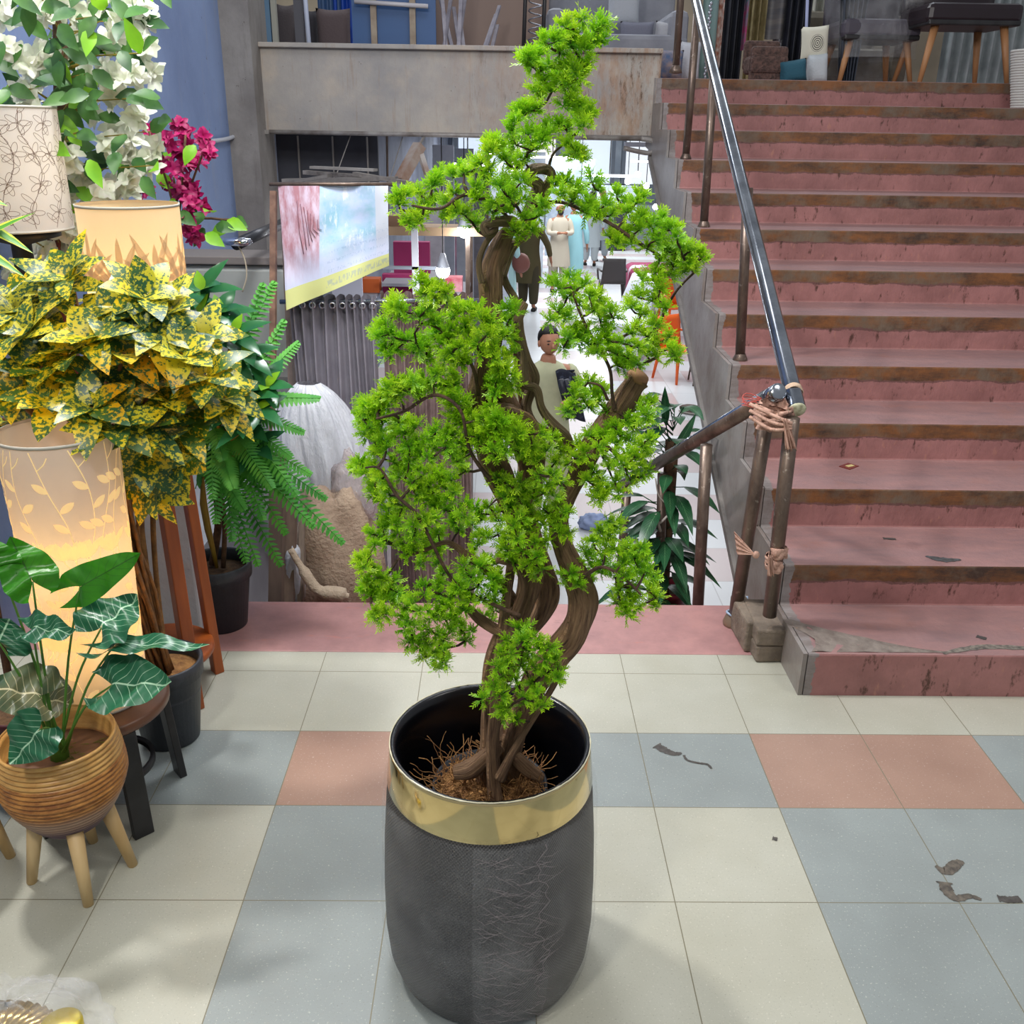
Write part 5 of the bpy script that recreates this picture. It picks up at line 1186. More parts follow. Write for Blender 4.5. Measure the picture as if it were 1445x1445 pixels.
# hanging curtains and goods on the upper right
def drape(label, px0, px1, y, col, col2=None, folds=4, z0=UZ, py1=-80, cat='curtain', name='hanging_curtain', sc2=8, st=None, taper=0):
    a = at(px0, 60, y=y); b = at(px1, 60, y=y); zt = at(px0, py1, y=y).z
    def f(u, v):
        k = 1-taper*(1-v); return V((a.x+(b.x-a.x)*(.5+(u-.5)*k)+taper*.04*(1-v), y+.03*math.sin(u*folds*2*PI), z0+(zt-z0)*v))
    return tag(MB().sheet(f, folds*10, 6).build(name, mat('drape_'+str(px0), col, .6, col2=col2, scale=sc2, st=st)), label, cat)
drape('sea-green glass-like drape right of the handrail top', 988, 1014, 5.6, H('7f9a98'), folds=1)
drape('orange and white patterned drape strip on the upper floor', 1010, 1022, 5.5, H('a9654a'), H('dfd8d0'), 1, sc2=25)
drape('black drape right of the handrail top', 1018, 1048, 5.4, H('191b22'), H('23262f'), 3)
drape('narrow magenta and teal tassel strip on the upper floor', 1046, 1052, 5.3, H('9a2f62'), H('3f6a70'), 1, z0=1.98, sc2=12)
drape('golden beige damask curtain behind the wicker chair', 1052, 1078, 5.6, H('b3a57a'), H('8f8258'), 3, sc2=14)
drape('grey and taupe striped cloth samples hanging at the top', 1078, 1104, 5.35, H('6f6a66'), H('3a3f4a'), 1, z0=2.05, sc2=14, st=(.1, .1, 1))
drape('black and white chevron fabric strip between the curtains', 1090, 1103, 5.45, H('d5d5da'), H('1e2028'), 1, sc2=40)
drape('black curtain left of the cream wall cushion', 1103, 1140, 5.3, H('14161e'), H('20232e'), 4)
drape('pale cream curtain behind the ringed cushion', 1135, 1178, 5.9, H('c9c9bc'), H('b0b0a6'), 4)
drape('dark slate curtain gathered to the floor, right of the ringed cushion', 1172, 1220, 5.0, H('2b303c'), H('454c58'), 6, taper=.55)
drape('pale cream curtain at the back behind the wrapped chairs', 1208, 1262, 6.2, H('cfcbb2'), H('b5b29c'), 5)
drape('grey translucent curtain behind the leather chair legs', 1330, 1460, 5.9, H('8f9a9c'), H('a9b2b4'), 9)
tag(MB().tube([at(1135, 110, y=5.1), at(1142, -60, y=5.1)], .010, 8).build('white_pole', mat('lilac_pole', H('a9b2d8'), .4)), 'slim lilac-white pole in front of the ringed cushion', 'pole')
mb = MB(); a = at(972, 100, y=5.0); 
for k in range(26): mb.ell((a.x+.10+.006*(k % 2), 5.0, UZ+.02+k*.017), (.010, .010, .011), 6)
tag(mb.build('bead_chain', mat('silver_beads', H('b9bcc6'), .3, .7)), 'silver bead chain hanging beside the handrail on the upper floor', 'chain')
wc = thing('wicker_chair', 'brown woven wicker chair back on the upper floor at the head of the stairs', 'chair', at(1082, 112, y=4.75))
a = at(1055, 110, y=4.8); b = at(1107, 110, y=4.8); M_wk = mat('wicker', H('6a5048'), .8, col2=H('3f302c'), scale=60, bump=1, bs=70)
cxx = (a.x+b.x)/2; MB().box((cxx, 4.85, UZ+.10), (b.x-a.x, .22, .10)).build('seat', M_wk, wc, smooth=False, bevel=.02)
MB().box((cxx, 4.78, UZ+.10), (b.x-a.x, .05, .20)).build('apron', M_wk, wc, smooth=False, bevel=.02)
MB().box((cxx, 4.98, UZ+.16), (b.x-a.x, .04, .17)).build('backrest', M_wk, wc, smooth=False, bevel=.02)
cushion('teal fringed cushion leaning at the stair head', 1104, 1143, 84, 4.75, H('2a5a6c'), rot=-.15)
t = NT('ringed_cushion'); uv = t.coord('UV'); vm = t.n('ShaderNodeVectorMath', operation='DISTANCE'); t.l(uv, vm.inputs[0]); vm.inputs[1].default_value = (.5, .5, 0)
rg = t.math('MULTIPLY', t.math('LESS_THAN', t.math('FRACT', t.math('MULTIPLY', vm.outputs['Value'], 16)), .45), t.math('LESS_THAN', vm.outputs['Value'], .26))
M_ring = t.fin(t.mix(rg, H('d8d5c4'), H('55534c')), .8)
cushion('cream cushion with dark concentric rings, upper of the two at the stair head', 1130, 1169, 36, 4.95, H('d0d0c0'), m=M_ring, z0=1.90, rot=-.08)
cushion('plain white tufted cushion below the ringed cushion', 1142, 1172, 74, 4.92, H('c5ccd2'), rot=-.1)
# chairs on the upper right
def dining(name, label, cx, cy, w, dpt, sh, m, wrap=False, group=None, legm=None):
    th = thing(name, label, 'chair', (cx, cy, UZ), group); legm = legm or M_legwood
    MB().box((cx, cy, UZ+sh+.05), (w, dpt, .11)).build('seat', m, th, smooth=False, bevel=.03)
    MB().box((cx, cy-.02, UZ+sh+.0), (w*.96, dpt*.94, .03)).build('seat_base', M_blackwood, th, smooth=False, bevel=.008)
    mb = MB(); mb.sheet(lambda u, v: V((cx+(u-.5)*w, cy+dpt*.5-.05*math.cos((u-.5)*2.6)+.04*v, UZ+sh+.08+.42*v)), 12, 6); mb.build('backrest', m, th, thick=.06)
    for sx_ in (-1, 1):
        for sy_ in (-1, 1):
            MB().tube([(cx+sx_*w*.36, cy+sy_*dpt*.36, UZ+sh), (cx+sx_*w*.47, cy+sy_*dpt*.46, UZ)], [.024, .013], 12).build('leg', legm, th)
    if wrap:
        def g(u, v):
            a = u*2*PI; zz = UZ+.16+.75*v; r = 1+.12*noise.noise(V((math.cos(a)*3, math.sin(a)*3, v*6)))
            return V((cx+math.cos(a)*w*.60*r, cy+math.sin(a)*dpt*.6*r, zz))
        MB().sheet(g, 40, 14).build('plastic_wrap', film('chair_wrap_'+name, .16, rough=.1, bump=1), th)
    return th
M_leather = mat('dark_leather', H('22151b'), .32, col2=H('241820'), scale=8)
dining('dining_chair', 'dark brown leather chair on tapered beech legs at the stair head', 2.36, 4.86, .56, .46, .33, M_leather)
dining('dining_chair', 'dark upholstered chair wrapped in clear plastic, behind the leather chair', 1.94, 5.16, .48, .46, .27, mat('purple_grey', H('4a4550'), .6), wrap=True)
aw = thing('armchair', 'low beige armchair sheathed in shiny clear plastic', 'armchair', (1.90, 5.55, UZ))
M_be = mat('beige_uph', H('7d7668'), .8, col2=H('6a6458'), scale=9)
MB().box((1.98, 5.68, UZ+.14), (.60, .4, .22)).build('seat', M_be, aw, smooth=False, bevel=.05)
MB().box((1.98, 5.90, UZ+.30), (.66, .12, .42)).build('backrest', M_be, aw, smooth=False, bevel=.05)
for xx in (1.70, 2.26): MB().box((xx, 5.67, UZ+.17), (.13, .5, .32)).build('armrest', M_be, aw, smooth=False, bevel=.06)
def g2(u, v):
    a = u*2*PI; r = 1+.08*noise.noise(V((math.cos(a)*4, math.sin(a)*4, v*6))); zz = UZ+.01+.36*v; k = 1-.15*v; return V((1.98+math.cos(a)*.44*r*k, 5.70+math.sin(a)*.30*r*k, zz))
MB().sheet(g2, 60, 14).build('plastic_wrap', film('armchair_wrap', .2, rough=.08, bump=1), aw)
rb_ = thing('ribbed_basket', 'white ribbed basket cut off by the right edge on the upper steps', 'basket', (2.60, 4.32, 1.634))
prof_ = []
for k in range(22): z = k*.0135; r = .115+.055*(k/22); prof_ += [(r-.003, z), (r, z+.004), (r, z+.009), (r-.003, z+.013)]
MB().lathe([(0, 0)]+prof_, (2.60, 4.25, 1.636), 40).build('body', mat('white_rope', H('c9c9c4'), .7), rb_)
# ================================================================ lower hall: people, chairs, stalls, lights
HZ = -1.6
M_skin = mat('skin', H('9c6a50'), .6); M_skinb = mat('skin_light', H('b98468'), .55)
M_hair = mat('black_hair', H('15120f'), .6, bump=.5, bs=80)
def rot2(x, y, a): return x*math.cos(a)-y*math.sin(a), x*math.sin(a)+y*math.cos(a)
def person(label, loc, H_, yaw, kcol, pcol, arms=((.0, 0), (.0, 0)), hair=True, cap=None, beard=False, skin=None, hem=.52, step=.08, extra=None, face=True, kcol2=None):
    """yaw 0 = faces -Y (towards the stairs). arms: joint targets (elbow, hand) in body space for left / right."""
    loc = V(loc); th = thing('person', label, 'person', loc); s = H_/1.72; skin = skin or M_skin
    def W(x, y, z): 
        a, b = rot2(x*s, y*s, yaw); return loc+V((a, b, z*s))
    J = {'pel': (0, 0, .92, .125), 'sp': (0, .01, 1.12, .12), 'ch': (0, 0, 1.32, .13), 'nk': (0, .0, 1.47, .052), 'h0': (0, -.01, 1.54, .07)}
    edges = [('pel', 'sp'), ('sp', 'ch'), ('ch', 'nk'), ('nk', 'h0')]
    for i, sg in enumerate((-1, 1)):
        el, ha = arms[i]
        el = el or (sg*.27, .02, 1.12); ha = ha or (sg*.29, -.04, .87)
        J['sh%d' % i] = (sg*.175, 0, 1.40, .058); J['el%d' % i] = (*el, .042); J['wr%d' % i] = (*ha, .028)
        d = (V(ha)-V(el)).normalized(); J['pm%d' % i] = (*(V(ha)+d*.06), .034); 
        fo = sg*step*.9
        J['hp%d' % i] = (sg*.09, 0, .88, .09); J['kn%d' % i] = (sg*.10, -fo*.6, .49, .058); J['an%d' % i] = (sg*.10, -fo, .09, .036); J['to%d' % i] = (sg*.12, -fo-.16, .03, .03)
        edges += [('ch', 'sh%d' % i), ('sh%d' % i, 'el%d' % i), ('el%d' % i, 'wr%d' % i), ('wr%d' % i, 'pm%d' % i), ('pel', 'hp%d' % i), ('hp%d' % i, 'kn%d' % i), ('kn%d' % i, 'an%d' % i), ('an%d' % i, 'to%d' % i)]
        for q in range(5):
            sd = (q-2)*.016 if q < 4 else -.045; L = (.075, .085, .08, .062, .045)[q]
            k0, k1 = 'f%d%d' % (i, q), 'g%d%d' % (i, q); pm = V(J['pm%d' % i][:3]); side = V((0, 1, 0)) if abs(d.y) < .7 else V((1, 0, 0))
            J[k0] = (*(pm+side*sd+d*L*.5), .0095); J[k1] = (*(pm+side*sd*1.1+d*L+V((0, -.01, -.008))), .008); edges += [('pm%d' % i, k0), (k0, k1)]
    ks = list(J); idx = {k: n for n, k in enumerate(ks)}
    vs = [W(*J[k][:3])-loc for k in ks]; me = bpy.data.meshes.new('body'); me.from_pydata([tuple(v) for v in vs], [(idx[a], idx[b]) for a, b in edges], [])
    o = bpy.data.objects.new('body', me); COL.objects.link(o); o.parent = th; me.materials.append(skin)
    o.modifiers.new('skin', 'SKIN'); sl = me.skin_vertices[0].data
    for k in ks: r = J[k][3]*s; sl[idx[k]].radius = (r, r); sl[idx[k]].use_root = (k == 'pel')
    sb = o.modifiers.new('u', 'SUBSURF'); sb.levels = 1; sb.render_levels = 2
    for mm in o.modifiers: 
        if mm.type == 'SKIN': mm.use_smooth_shade = True
    R_ = Matrix.Rotation(yaw, 3, 'Z')
    def hd(p):
        k = 1-.14*max(0, -p.z)*1.0; k *= 1+.05*max(0, -p.y)*(p.z < .1); return k
    mb = MB(); mb.ell(W(0, -.015, 1.625), (.078*s, .095*s, .112*s), 20, R=R_, fn=hd)
    if face:
        mb.ell(W(0, -.115, 1.605), (.013*s, .02*s, .022*s), 8, R=R_)
        for sg in (-1, 1): mb.ell(W(sg*.078, .0, 1.61), (.012*s, .02*s, .03*s), 8, R=R_)
    mb.build('head', skin, th)
    if face and yaw < 1.4 and yaw > -1.4:
        mb = MB()
        for sg in (-1, 1): mb.ell(W(sg*.031, -.103, 1.625), (.014*s, .006*s, .006*s), 8, R=R_); mb.ell(W(sg*.032, -.104, 1.65), (.019*s, .006*s, .004*s), 8, R=R_)
        mb.build('eyes', mat('eye_dark', H('2a1c16'), .4), th)
        mb = MB(); mb.ell(W(0, -.108, 1.567), (.022*s, .007*s, .006*s), 8, R=R_); mb.build('mouth', mat('lips', H('8a4a42'), .5), th)
    if hair:
        def hf(p): 
            lim = .05 if p.y < 0 else -.35
            return 1+.06*noise.noise(p*6) if p.z > lim-.3*(p.y < -.3)*0 and not (p.y < -.45 and p.z < .42) else .75
        mb = MB(); mb.ell(W(0, .004, 1.648), (.087*s, .103*s, .108*s), 24, R=R_, fn=hf); mb.build('hair', M_hair, th)
    if cap:
        mb = MB(); mb.lathe([(.088*s, 0), (.09*s, .035*s), (.08*s, .06*s), (.04*s, .075*s), (0, .078*s)], W(0, .004, 1.665), 20); mb.build('cap', mat('cap_white', cap, .8), th)
    if beard:
        mb = MB(); mb.ell(W(0, -.055, 1.555), (.062*s, .06*s, .06*s), 12, R=R_); mb.build('beard', M_hair, th)
    M_k = mat('kurta_'+label.split()[1], kcol, .85, col2=kcol2, scale=8); M_p = mat('trousers_'+label.split()[1], pcol, .85)
    rings = [(1.475, .065, .06), (1.44, .13, .085), (1.40, .195, .105), (1.30, .20, .125), (1.12, .175, .125), (.98, .185, .135), (.85, .21, .15), (.70, .225, .16), (hem, .235, .17)]
    mb = MB(); n = 28; vv = []
    for j, (z, rx, ry) in enumerate(rings):
        for k in range(n):
            a = 2*PI*k/n; w = 1+(.05*math.sin(a*5+j)+.04*math.sin(a*9))*max(0, (1.2-z))*1.3; vv.append(W(rx*w*math.cos(a), ry*w*math.sin(a), z))
    mb.add(vv, [(j*n+k, j*n+(k+1) % n, (j+1)*n+(k+1) % n, (j+1)*n+k) for j in range(len(rings)-1) for k in range(n)])
    for i in (0, 1):
        sh, el, wr = (V(J['%s%d' % (q, i)][:3]) for q in ('sh', 'el', 'wr')); a, b, c_, d_ = W(*sh), W(*el), W(*wr), W(*(el.lerp(wr, .5)))
        mb.tube([W(*(sh*.9+V((0, 0, .14)))), a, a.lerp(b, .5), b, d_, b.lerp(c_, .93)], [.06*s, .075*s, .066*s, .058*s, .052*s, .048*s], 14)
    mb.build('kurta', M_k, th, sub=1)
    mb = MB()
    for i in (0, 1):
        hp, kn, an = (W(*J['%s%d' % (q, i)][:3]) for q in ('hp', 'kn', 'an')); mb.tube([hp, hp.lerp(kn, .5), kn, kn.lerp(an, .6), an+V((0, 0, .02*s))], [.12*s, .115*s, .10*s, .09*s, .075*s], 14)
    mb.build('trousers', M_p, th, sub=1)
    mb = MB()
    for i in (0, 1): a = W(*J['to%d' % i][:3]); b = W(J['an%d' % i][0], J['an%d' % i][1]+.03, .03); mb.tube([V((b.x, b.y, HZ+.03*s)), V((a.x, a.y, HZ+.028*s))], [.042*s, .045*s], 10)
    mb.build('shoes', M_hair, th)
    return th, W, J
bp = at(770, 752, z=HZ)
th, W, J = person('young man in pale green kurta with a dark cloth over his shoulder, carrying sandals', (bp.x-.02, bp.y, HZ), 1.68, .25, H('c9cba6'), H('c9cba6'),
    arms=(((-.26, .03, 1.14), (-.2, -.1, .92)), ((.27, -.06, 1.17), (.10, -.30, 1.22))), skin=M_skinb, kcol2=H('b9bd9a'), step=.06)
mb = MB(); 
def shawl(u, v):
    a = V((.10, -.14, 1.42)).lerp(V((.20, -.15, 1.02)), v); return W(*(a+V(((u-.5)*.16, -.02*math.sin(u*PI)+.012*math.sin(u*9+v*7), .02*math.sin(u*5)))))
mb.sheet(shawl, 12, 14); mb.sheet(lambda u, v: W(*(V((.10, -.14, 1.42)).lerp(V((.15, .13, 1.15)), v)+V(((u-.5)*.15, 0, .06*math.sin(v*PI))))), 10, 8)
mb.build('shoulder_cloth', mat('navy_print', H('1c2233'), .7, col2=H('4a5468'), scale=22, lo=.58, hi=.66), th, thick=.012)
c = at(795, 545, y=bp.y-.42)
sdl = thing('sandals', 'pair of dark strappy sandals held by the young man in pale green', 'sandals', c)
for k in (-1, 1): MB().tube([c+V((k*.02, 0, .05)), c+V((.02+k*.02, 0, -.02)), c+V((.06+k*.02, 0, -.09))], [.02, .026, .022], 10).build('sandal', mat('sandal_grey', H('2c2f3a'), .5), sdl)
p = at(745, 438, z=HZ); person('man in long olive brown kurta walking away up the hall', (p.x, p.y, HZ), 1.74, PI-.1, H('4f4527'), H('3c3520'), step=.12, hem=.50, face=False, arms=(((-.33, .0, 1.15), (-.38, .0, .92)), ((.33, 0, 1.15), (.40, -.02, .92))))
p = at(787, 412, z=HZ); person('bearded man in off-white kurta and white cap looking down at his hands', (p.x, p.y, HZ), 1.72, .15, H('b5ad9c'), H('b5ad9c'), cap=H('dcdfe6'), beard=True, hair=False, arms=(((-.25, -.05, 1.15), (-.06, -.28, 1.18)), ((.25, -.05, 1.15), (.06, -.28, 1.18))))
p = at(806, 408, z=HZ); person('man in light turquoise kurta seen from behind', (p.x, p.y, HZ), 1.74, PI, H('8fc0c9'), H('9acbd2'), face=False, hem=.42)
p = at(711, 448, z=HZ); th, W, J = person('person in pale mint clothes carrying a brown shoulder bag', (p.x, p.y, HZ), 1.66, PI-.5, H('a9cfd0'), H('b5d6d4'), face=False, hem=.40)
mb = MB(); c = W(-.30, -.05, .98); mb.ell(c, (.16, .12, .17), 16, fn=lambda q: 1+.08*noise.noise(q*3)); mb.tube([c+V((0, 0, .15)), W(-.2, 0, 1.44), W(.0, .1, 1.3)], .012, 6)
tag(mb.build('shoulder_bag', mat('bag_brown', H('7a4a40'), .6)), 'brown shoulder bag on the mint-dressed person', 'bag')
p = at(832, 375, z=HZ); person('distant person in white standing behind the turquoise kurta', (p.x, p.y, HZ), 1.7, PI, H('c3cfd2'), H('b5bfc2'), face=False, hem=.45)
p = at(846, 368, z=HZ); person('distant person in grey white walking at the far end', (p.x, p.y, HZ), 1.7, .3, H('aab3ba'), H('9aa3aa'), face=False)
p = at(722, 395, z=HZ); person('distant person in white shirt left of the olive kurta', (p.x, p.y, HZ), 1.7, .2, H('c9cdd6'), H('4a5060'), face=False)
# plastic chairs
def plastic_chair(label, c, rz, m, s=1, group=None):
    th = thing('plastic_chair', label, 'chair', (0, 0, 0), group)
    MB().box((0, 0, .43), (.44, .42, .03)).build('seat', m, th, smooth=False, bevel=.012)
    MB().sheet(lambda u, v: V(((u-.5)*(.44-.06*v), .20+.06*v-.05*(2*u-1)**2*0, .44+.42*v)), 8, 6).build('backrest', m, th, thick=.02)
    for sx_ in (-1, 1):
        MB().tube(spline([(sx_*.23, -.18, .44), (sx_*.25, -.17, .62), (sx_*.24, .0, .64), (sx_*.22, .22, .64)], 4), .018, 8).build('armrest', m, th)
        for sy_ in (-1, 1): MB().tube([(sx_*.19, sy_*.18, .43), (sx_*.24, sy_*.24, 0)], [.026, .018], 8).build('leg', m, th)
    th.location = (c[0], c[1], HZ); th.rotation_euler = (0, 0, rz); th.scale = (s,)*3; return th
M_cg = mat('chair_brown_grey', H('4a4544'), .5); M_or = mat('chair_orange', H('e8611a'), .4)
p = at(862, 432, z=HZ); plastic_chair('dark brown-grey plastic armchair facing away in the hall', p, PI, M_cg, 1.05)
p = at(955, 535, z=HZ); c1 = plastic_chair('bright orange plastic chair by the stair side, nearer one', p, .6, M_or, .95)
p = at(950, 468, z=HZ); plastic_chair('bright orange plastic chair by the stair side, farther one', p, .3, M_or, .95)
p = at(978, 545, z=HZ); sh_ = thing('steel_stool', 'thin grey steel chair legs beside the orange chair', 'stool', (p.x+.15, p.y, HZ))
for k, (dx, dy) in enumerate(((0, 0), (.3, .1), (0, .35), (.3, .4))): MB().tube([(p.x+dx, p.y+dy, HZ), (p.x+dx+.05, p.y+dy, HZ+.5)], .012, 6).build('leg', M_rust, sh_)
MB().box((p.x+.2, p.y+.2, HZ+.52), (.4, .45, .03)).build('seat', M_cg, sh_, smooth=False, bevel=.01)
# long white counter / mattress, magenta covered table
a = at(862, 480, z=HZ+.45); b = at(893, 402, z=HZ+.45)
o = MB().bar(a, b, .5, .45).build('white_bench', mat('white_cloth', H('d5d8e2'), .8), smooth=False, bevel=.05); o.location.x += .22; tag(o, 'long low bench draped in white cloth receding along the hall', 'bench')
p = at(905, 395, z=HZ+.7); o = MB().box((p.x+.75, p.y+1.9, HZ+.35), (1.5, 1.1, .7)).build('cloth_heap', mat('magenta_cloth', H('8a2a50'), .8, col2=H('c9c9d4'), scale=1.6, lo=.5, hi=.55), bevel=.12); tag(o, 'table heaped with magenta and white fabric', 'table')
p = at(855, 352, z=HZ); o = MB().box((p.x, p.y, HZ+.5), (1.0, .6, 1.0)).build('dark_counter', mat('dark_counter', H('2a2c36'), .6), smooth=False, bevel=.03); tag(o, 'dark counter with coloured goods beyond the grey chair', 'counter')
for k, (dx, cc, lab) in enumerate(((-.3, H('d98a3a'), 'orange box on the dark counter'), (.1, H('3f5ab5'), 'blue box on the dark counter'), (.35, H('b5453a'), 'red box on the dark counter'))):
    tag(MB().box((p.x+dx, p.y-.1, HZ+1.08), (.25, .3, .16)).build('goods_box', mat('goods%d' % k, cc, .6), smooth=False, bevel=.01), lab, 'box')
# potted peace lily on the way down
LP = V((.33, 2.02, -.48)); 
pm = pot('maroon_pot', 'maroon plastic pot on the lower stairs behind the rail', LP, .085, .22, mat('maroon_plastic', H('6f2030'), .4), .03)
pl_ = thing('peace_lily', 'leafy dark green houseplant climbing a pole behind the lower rail', 'plant', LP+V((0, 0, .18)))
MB().tube([LP+V((-.02, 0, .1)), LP+V((-.03, 0, .85))], .028, 10).build('moss_pole', M_trunk, pl_)
M_pl = vein_mat('lily_leaf', H('2a5f3a'), H('1f4a30'), H('6a9a6a'), .15, k=12); random.seed(81)
mb = MB(); 
for i in range(95):
    z = rnd(.12, .98); a = rnd(0, 2*PI); b = LP+V((-.03, 0, z)); d = V((math.cos(a), math.sin(a), rnd(.0, .9) if z < .8 else rnd(.5, 1.5))); L = rnd(.13, .2) if z < .7 else rnd(.10, .15); q = b+d.normalized()*rnd(.04, .12)
    if q.x+d.normalized().x*L > .46 and z > .5: continue
    mb.tube([b, q], .0025, 4, cap=False); mb.leaf(q, V((d.x, d.y, d.z*.4-.1)), (0, 0, 1), L, rnd(.05, .065), curl=rnd(.2, .7), fold=.2, seg=6)
mb.leaf(at(940, 600, y=2.0), V((-.15, 0, 1)), (0, -1, 0), .17, .035, curl=-.3, seg=6); mb.leaf(at(950, 640, y=2.0), V((.5, -.1, 1)), (0, -1, 0), .18, .04, curl=.2, seg=6)
mb.tube([LP+V((-.03, 0, .8)), at(940, 600, y=2.0)], .003, 4)
mb.build('foliage', M_pl, pl_)
mb = MB(); q = at(935, 700, y=1.95); mb.tube(spline([at(925, 675, y=1.93), at(930, 700, y=1.93), at(945, 715, y=1.93)], 5), .003, 5); mb.tube(spline([at(925, 725, y=1.93), at(930, 738, y=1.92), at(942, 728, y=1.93)], 5), .005, 5); mb.tube([at(928, 735, y=1.92), at(932, 750, y=1.92)], .006, 5)
tag(mb.build('cord_tie', mat('grey_cord', H('b5aca4'), .8)), 'pale cord tied round the lower rail post', 'cord')
p = at(975, 584, z=HZ); sd_ = thing('shoe', 'single brown shoe lying on the hall floor by the stair side', 'shoe', (p.x, p.y, HZ)); MB().ell((p.x, p.y, HZ+.06), (.15, .06, .055), 14, R=Matrix.Rotation(-.5, 3, 'Z')).build('upper', mat('shoe_brown', H('5a4a40'), .6), sd_); MB().ell((p.x, p.y, HZ+.02), (.16, .065, .02), 14, R=Matrix.Rotation(-.5, 3, 'Z')).build('sole', mat('sole', H('a9a098'), .6), sd_)
p = at(838, 745, z=HZ); o = blob(p+V((0, 0, .05)), (.12, .1, .07), amp=.3); tag(o.build('crumpled_cloth', mat('blue_cloth', H('8a9ac0'), .7)), 'crumpled pale blue cloth on the hall floor behind the trunk', 'cloth')
for k, (px0, px1, cc, lab) in enumerate(((640, 700, (.75, .85, 1), 'left of the cedar'), (705, 790, (1, .96, .9), 'behind the cedar top'), (795, 868, (.8, .9, 1), 'right of the centre'), (874, 960, (.9, .95, 1), 'nearest the stair side'))):  # glowing panels added to brighten the far end of the hall
    a = at(px0, 250, y=30.5); b = at(px1, 250, y=30.5); th = thing('far_glow_panel', 'added white shopfront at the far end of the hall, '+lab, 'shopfront', ((a.x+b.x)/2, 30.5, HZ))
    MB().box(((a.x+b.x)/2, 30.6, .62), (b.x-a.x-.3, .05, 1.55)).build('glow_pane', emis('shopfront%d' % k, cc, .75), th, smooth=False)
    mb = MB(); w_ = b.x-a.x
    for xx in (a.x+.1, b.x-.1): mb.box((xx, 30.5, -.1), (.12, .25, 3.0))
    mb.box(((a.x+b.x)/2, 30.5, -.2), (w_, .25, .12)); mb.box(((a.x+b.x)/2, 30.5, -.9), (w_-.3, .2, 1.3)); mb.build('frame', mat('panel_frame%d' % k, H('8f98a3'), .5), th, smooth=False)
# bulbs and left stalls in the lower hall
def bulb(px, py, y, lab, r=.045, st_=14):
    c = at(px, py, y=y); th = thing('light_bulb', lab, 'bulb', c); MB().ell(c, (r, r, r*1.1), 16).build('globe', emis('bulb_%d' % px, (.92, .97, 1), st_), th)
    l = bpy.data.lights.new('bulb_glow', 'POINT'); l.energy = 4; l.shadow_soft_size = r; l.color = (.93, .97, 1); lo = bpy.data.objects.new('bulb_glow', l); COL.objects.link(lo); lo.parent = th; lo.location = (0, -.07, -.06)
    MB().lathe([(r*.95, .02), (r*.55, r*1.6), (r*.3, r*2.4), (0, r*2.4)], c, 16).build('socket', mat('socket_%d' % px, H('b5b9c4'), .4), th)
    MB().tube([c+V((0, 0, r*2.3)), V((c.x, c.y, 1.44))], .004, 4).build('wire', M_hair, th)
bulb(655, 325, 4.9, 'bright bare bulb glowing behind the upper left foliage'); bulb(625, 382, 4.6, 'bright bulb under a grey socket, lower of the two by the vine')
random.seed(91)
def rod(c): MB().tube([c, V((c.x, c.y, 1.438))], .008, 5).build('rod', M_hair, L_)
for px, py, y in ((900, 246, 14), (912, 262, 18), (925, 292, 12), (886, 256, 20), (820, 262, 22), (690, 215, 12)):
    c = at(px, py, y=y); L_ = tag(MB().ell(c, (.04*y/12, .04*y/12, .04*y/12), 12).build('hall_bulb', emis('hb%d' % px, (.93, .97, 1), 8)), 'small globe lamp far down the hall, %s' % {900: 'upper left of the cluster by the stair side', 912: 'right of the cluster by the stair side', 925: 'lowest and largest by the stair side', 886: 'leftmost by the stair side', 820: 'lone one behind the right arm of the cedar', 690: 'lone one left of the cedar top'}[px], 'lamp', 'distant hall globes'); rod(c)
for px, py, y, L in ((860, 248, 12, 1.1), (915, 228, 16, 1.0), (780, 222, 14, 1.2), (660, 232, 10, .9), (720, 240, 18, 1.4)):
    c = at(px, py, y=y); L_ = tag(MB().box(c, (L*.6, .04, .03)).build('tube_light', emis('tube%d' % px, (.93, .97, 1), 7), smooth=False), 'long white tube light in the far hall, %s' % {860: 'nearest the stair side among the low tubes', 915: 'highest one by the stair side', 780: 'middle one right of the cedar top', 660: 'nearest one left of the cedar', 720: 'behind the cedar top loop'}[px], 'lamp', 'distant hall tubes'); rod(c)

# stalls: shelves and coloured goods far back
def stall(lab, px0, px1, py0, py1, y, col, col2=None, sc3=3, name='stall_panel', cat='stall', d=.3, gr=False):
    a = at(px0, py1, y=y); b = at(px1, py0, y=y)
    if gr: a.z = HZ
    return tag(MB().box(((a.x+b.x)/2, y+d/2, (a.z+b.z)/2), (b.x-a.x, d, b.z-a.z)).build(name, mat(name+str(px0), col, .7, col2=col2, scale=sc3), smooth=False), lab, cat)
rk = thing('storage_rack', 'grey steel storage rack with boards holding magenta and orange goods behind the curtains', 'rack', (-.6, 5.2, HZ))
z1, z2, z3 = at(575, 440, y=5.2).z, at(580, 386, y=5.4).z, at(520, 413, y=5.0).z
xa, xb = at(505, 400, y=5.2).x, at(662, 400, y=5.2).x
for xx in (xa, xb):
    for yy in (4.95, 5.55): MB().box((xx, yy, (HZ+z2+.5)/2), (.03, .03, z2+.5-HZ)).build('upright', M_rust, rk, smooth=False)
for zz, x0_, x1_ in ((z1, xa, xb), (z2, at(545, 400, y=5.2).x, at(615, 400, y=5.2).x), (z3, xa, at(538, 400, y=5.2).x), (z3, at(622, 400, y=5.2).x, xb), (-.8, xa, xb)):
    MB().box(((x0_+x1_)/2, 5.25, zz-.012), (x1_-x0_, .62, .02)).build('shelf_board', mat('rack_board', H('8f8f98'), .6), rk, smooth=False)
stall('magenta upholstered chair back, upper of two behind the banner', 556, 606, 342, 386, 5.4, H('8f1f58'), name='magenta_seat', cat='chair back', d=.08)
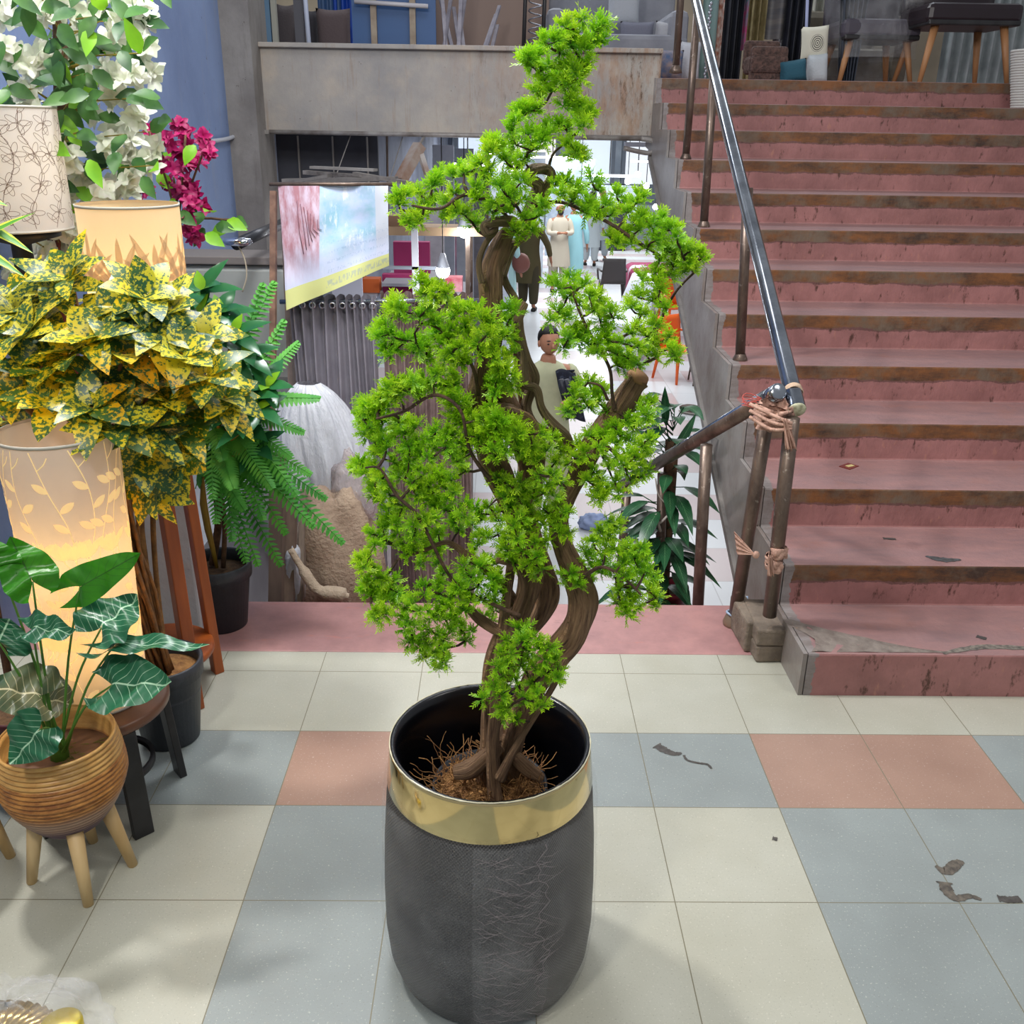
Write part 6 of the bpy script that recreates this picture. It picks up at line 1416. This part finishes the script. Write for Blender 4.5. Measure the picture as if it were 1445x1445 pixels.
stall('magenta upholstered chair back, lower one behind the curtain top', 541, 604, 388, 440, 5.2, H('96235c'), name='magenta_seat', cat='chair back', d=.08)
stall('folded orange cloth behind the curtain top', 512, 535, 394, 413, 5.0, H('c05a22'), name='orange_cloth', cat='cloth', d=.12)
stall('white post in front of the magenta chair backs', 583, 589, 310, 445, 4.75, H('d0d0da'), name='white_post', cat='post', d=.03, gr=True)
stall('white board behind the banner hem', 470, 510, 380, 440, 4.8, H('b9bccb'), name='white_board', cat='board', d=.03, gr=True)
stall('pale wood plank shelf at bulb height behind the foliage', 545, 690, 322, 332, 4.9, H('a08466'), name='wood_shelf', cat='shelf', d=.25)
tag(MB().tube([at(548, 322, y=5.0), at(548, 250, y=5.0)+V((0, 0, .3))], .008, 6).build('hanger_rod', M_rust), 'thin rod holding up the left end of the plank shelf', 'rod')
tag(MB().tube([at(688, 322, y=5.0), at(688, 250, y=5.0)+V((0, 0, .3))], .008, 6).build('hanger_rod', M_rust), 'thin rod holding up the right end of the plank shelf', 'rod')
stall('brown wood box on the plank shelf', 545, 585, 305, 322, 4.95, H('8a6a52'), name='wood_box', cat='box', d=.2)
stall('red plastic bag of goods beside the twisted vine', 628, 652, 393, 413, 5.1, H('c03a4a'), H('e0a0a8'), 9, 'red_bag', 'bag', .15)
stall('thin steel rail across the hall below the bulb', 540, 625, 377, 380, 4.75, H('8a8f9a'), name='steel_rail', cat='rail', d=.04)
for k, (px0, px1, py0, py1, y, c_, c2) in enumerate(((612, 640, 205, 335, 9, 'c5c7d2', 'a6abb8'), (645, 668, 210, 420, 8.5, 'a9adba', '7b808c'), (668, 690, 230, 420, 10, '3f424e', '8f8a90'), (600, 625, 240, 330, 7, '77727c', 'a9a4ac'), (692, 720, 215, 330, 12, 'cfd3e0', '98a0b0'), (725, 770, 215, 300, 20, 'a8b8c6', 'dde4ee'), (770, 840, 225, 310, 24, '8d9daf', 'c9d6e2'), (840, 900, 262, 330, 26, 'a2b2bc', 'd0dce2'), (870, 930, 290, 330, 28, 'b5bdc4', '9aa6ae'), (640, 690, 330, 400, 14, '5a5f70', 'b0788a'))):
    stall(('grey display panel %s' % ('behind the first bulb', 'left of the vine loop', 'dark one beside the trunk', 'under the slanted brace', 'pale one behind the trunk top', 'far back centre', 'far back below the tubes', 'far back on the right', 'on the right behind the leaves', 'behind the lower bulb')[k]), px0, px1, py0, py1, y, H(c_), H(c2), 2.5, 'display_panel', 'panel', .1, gr=True)
stall('white light fitting box under the pipe hook', 882, 912, 201, 207, 4.75, H('dfe6f2'), name='light_fitting', cat='light fitting', d=.05)
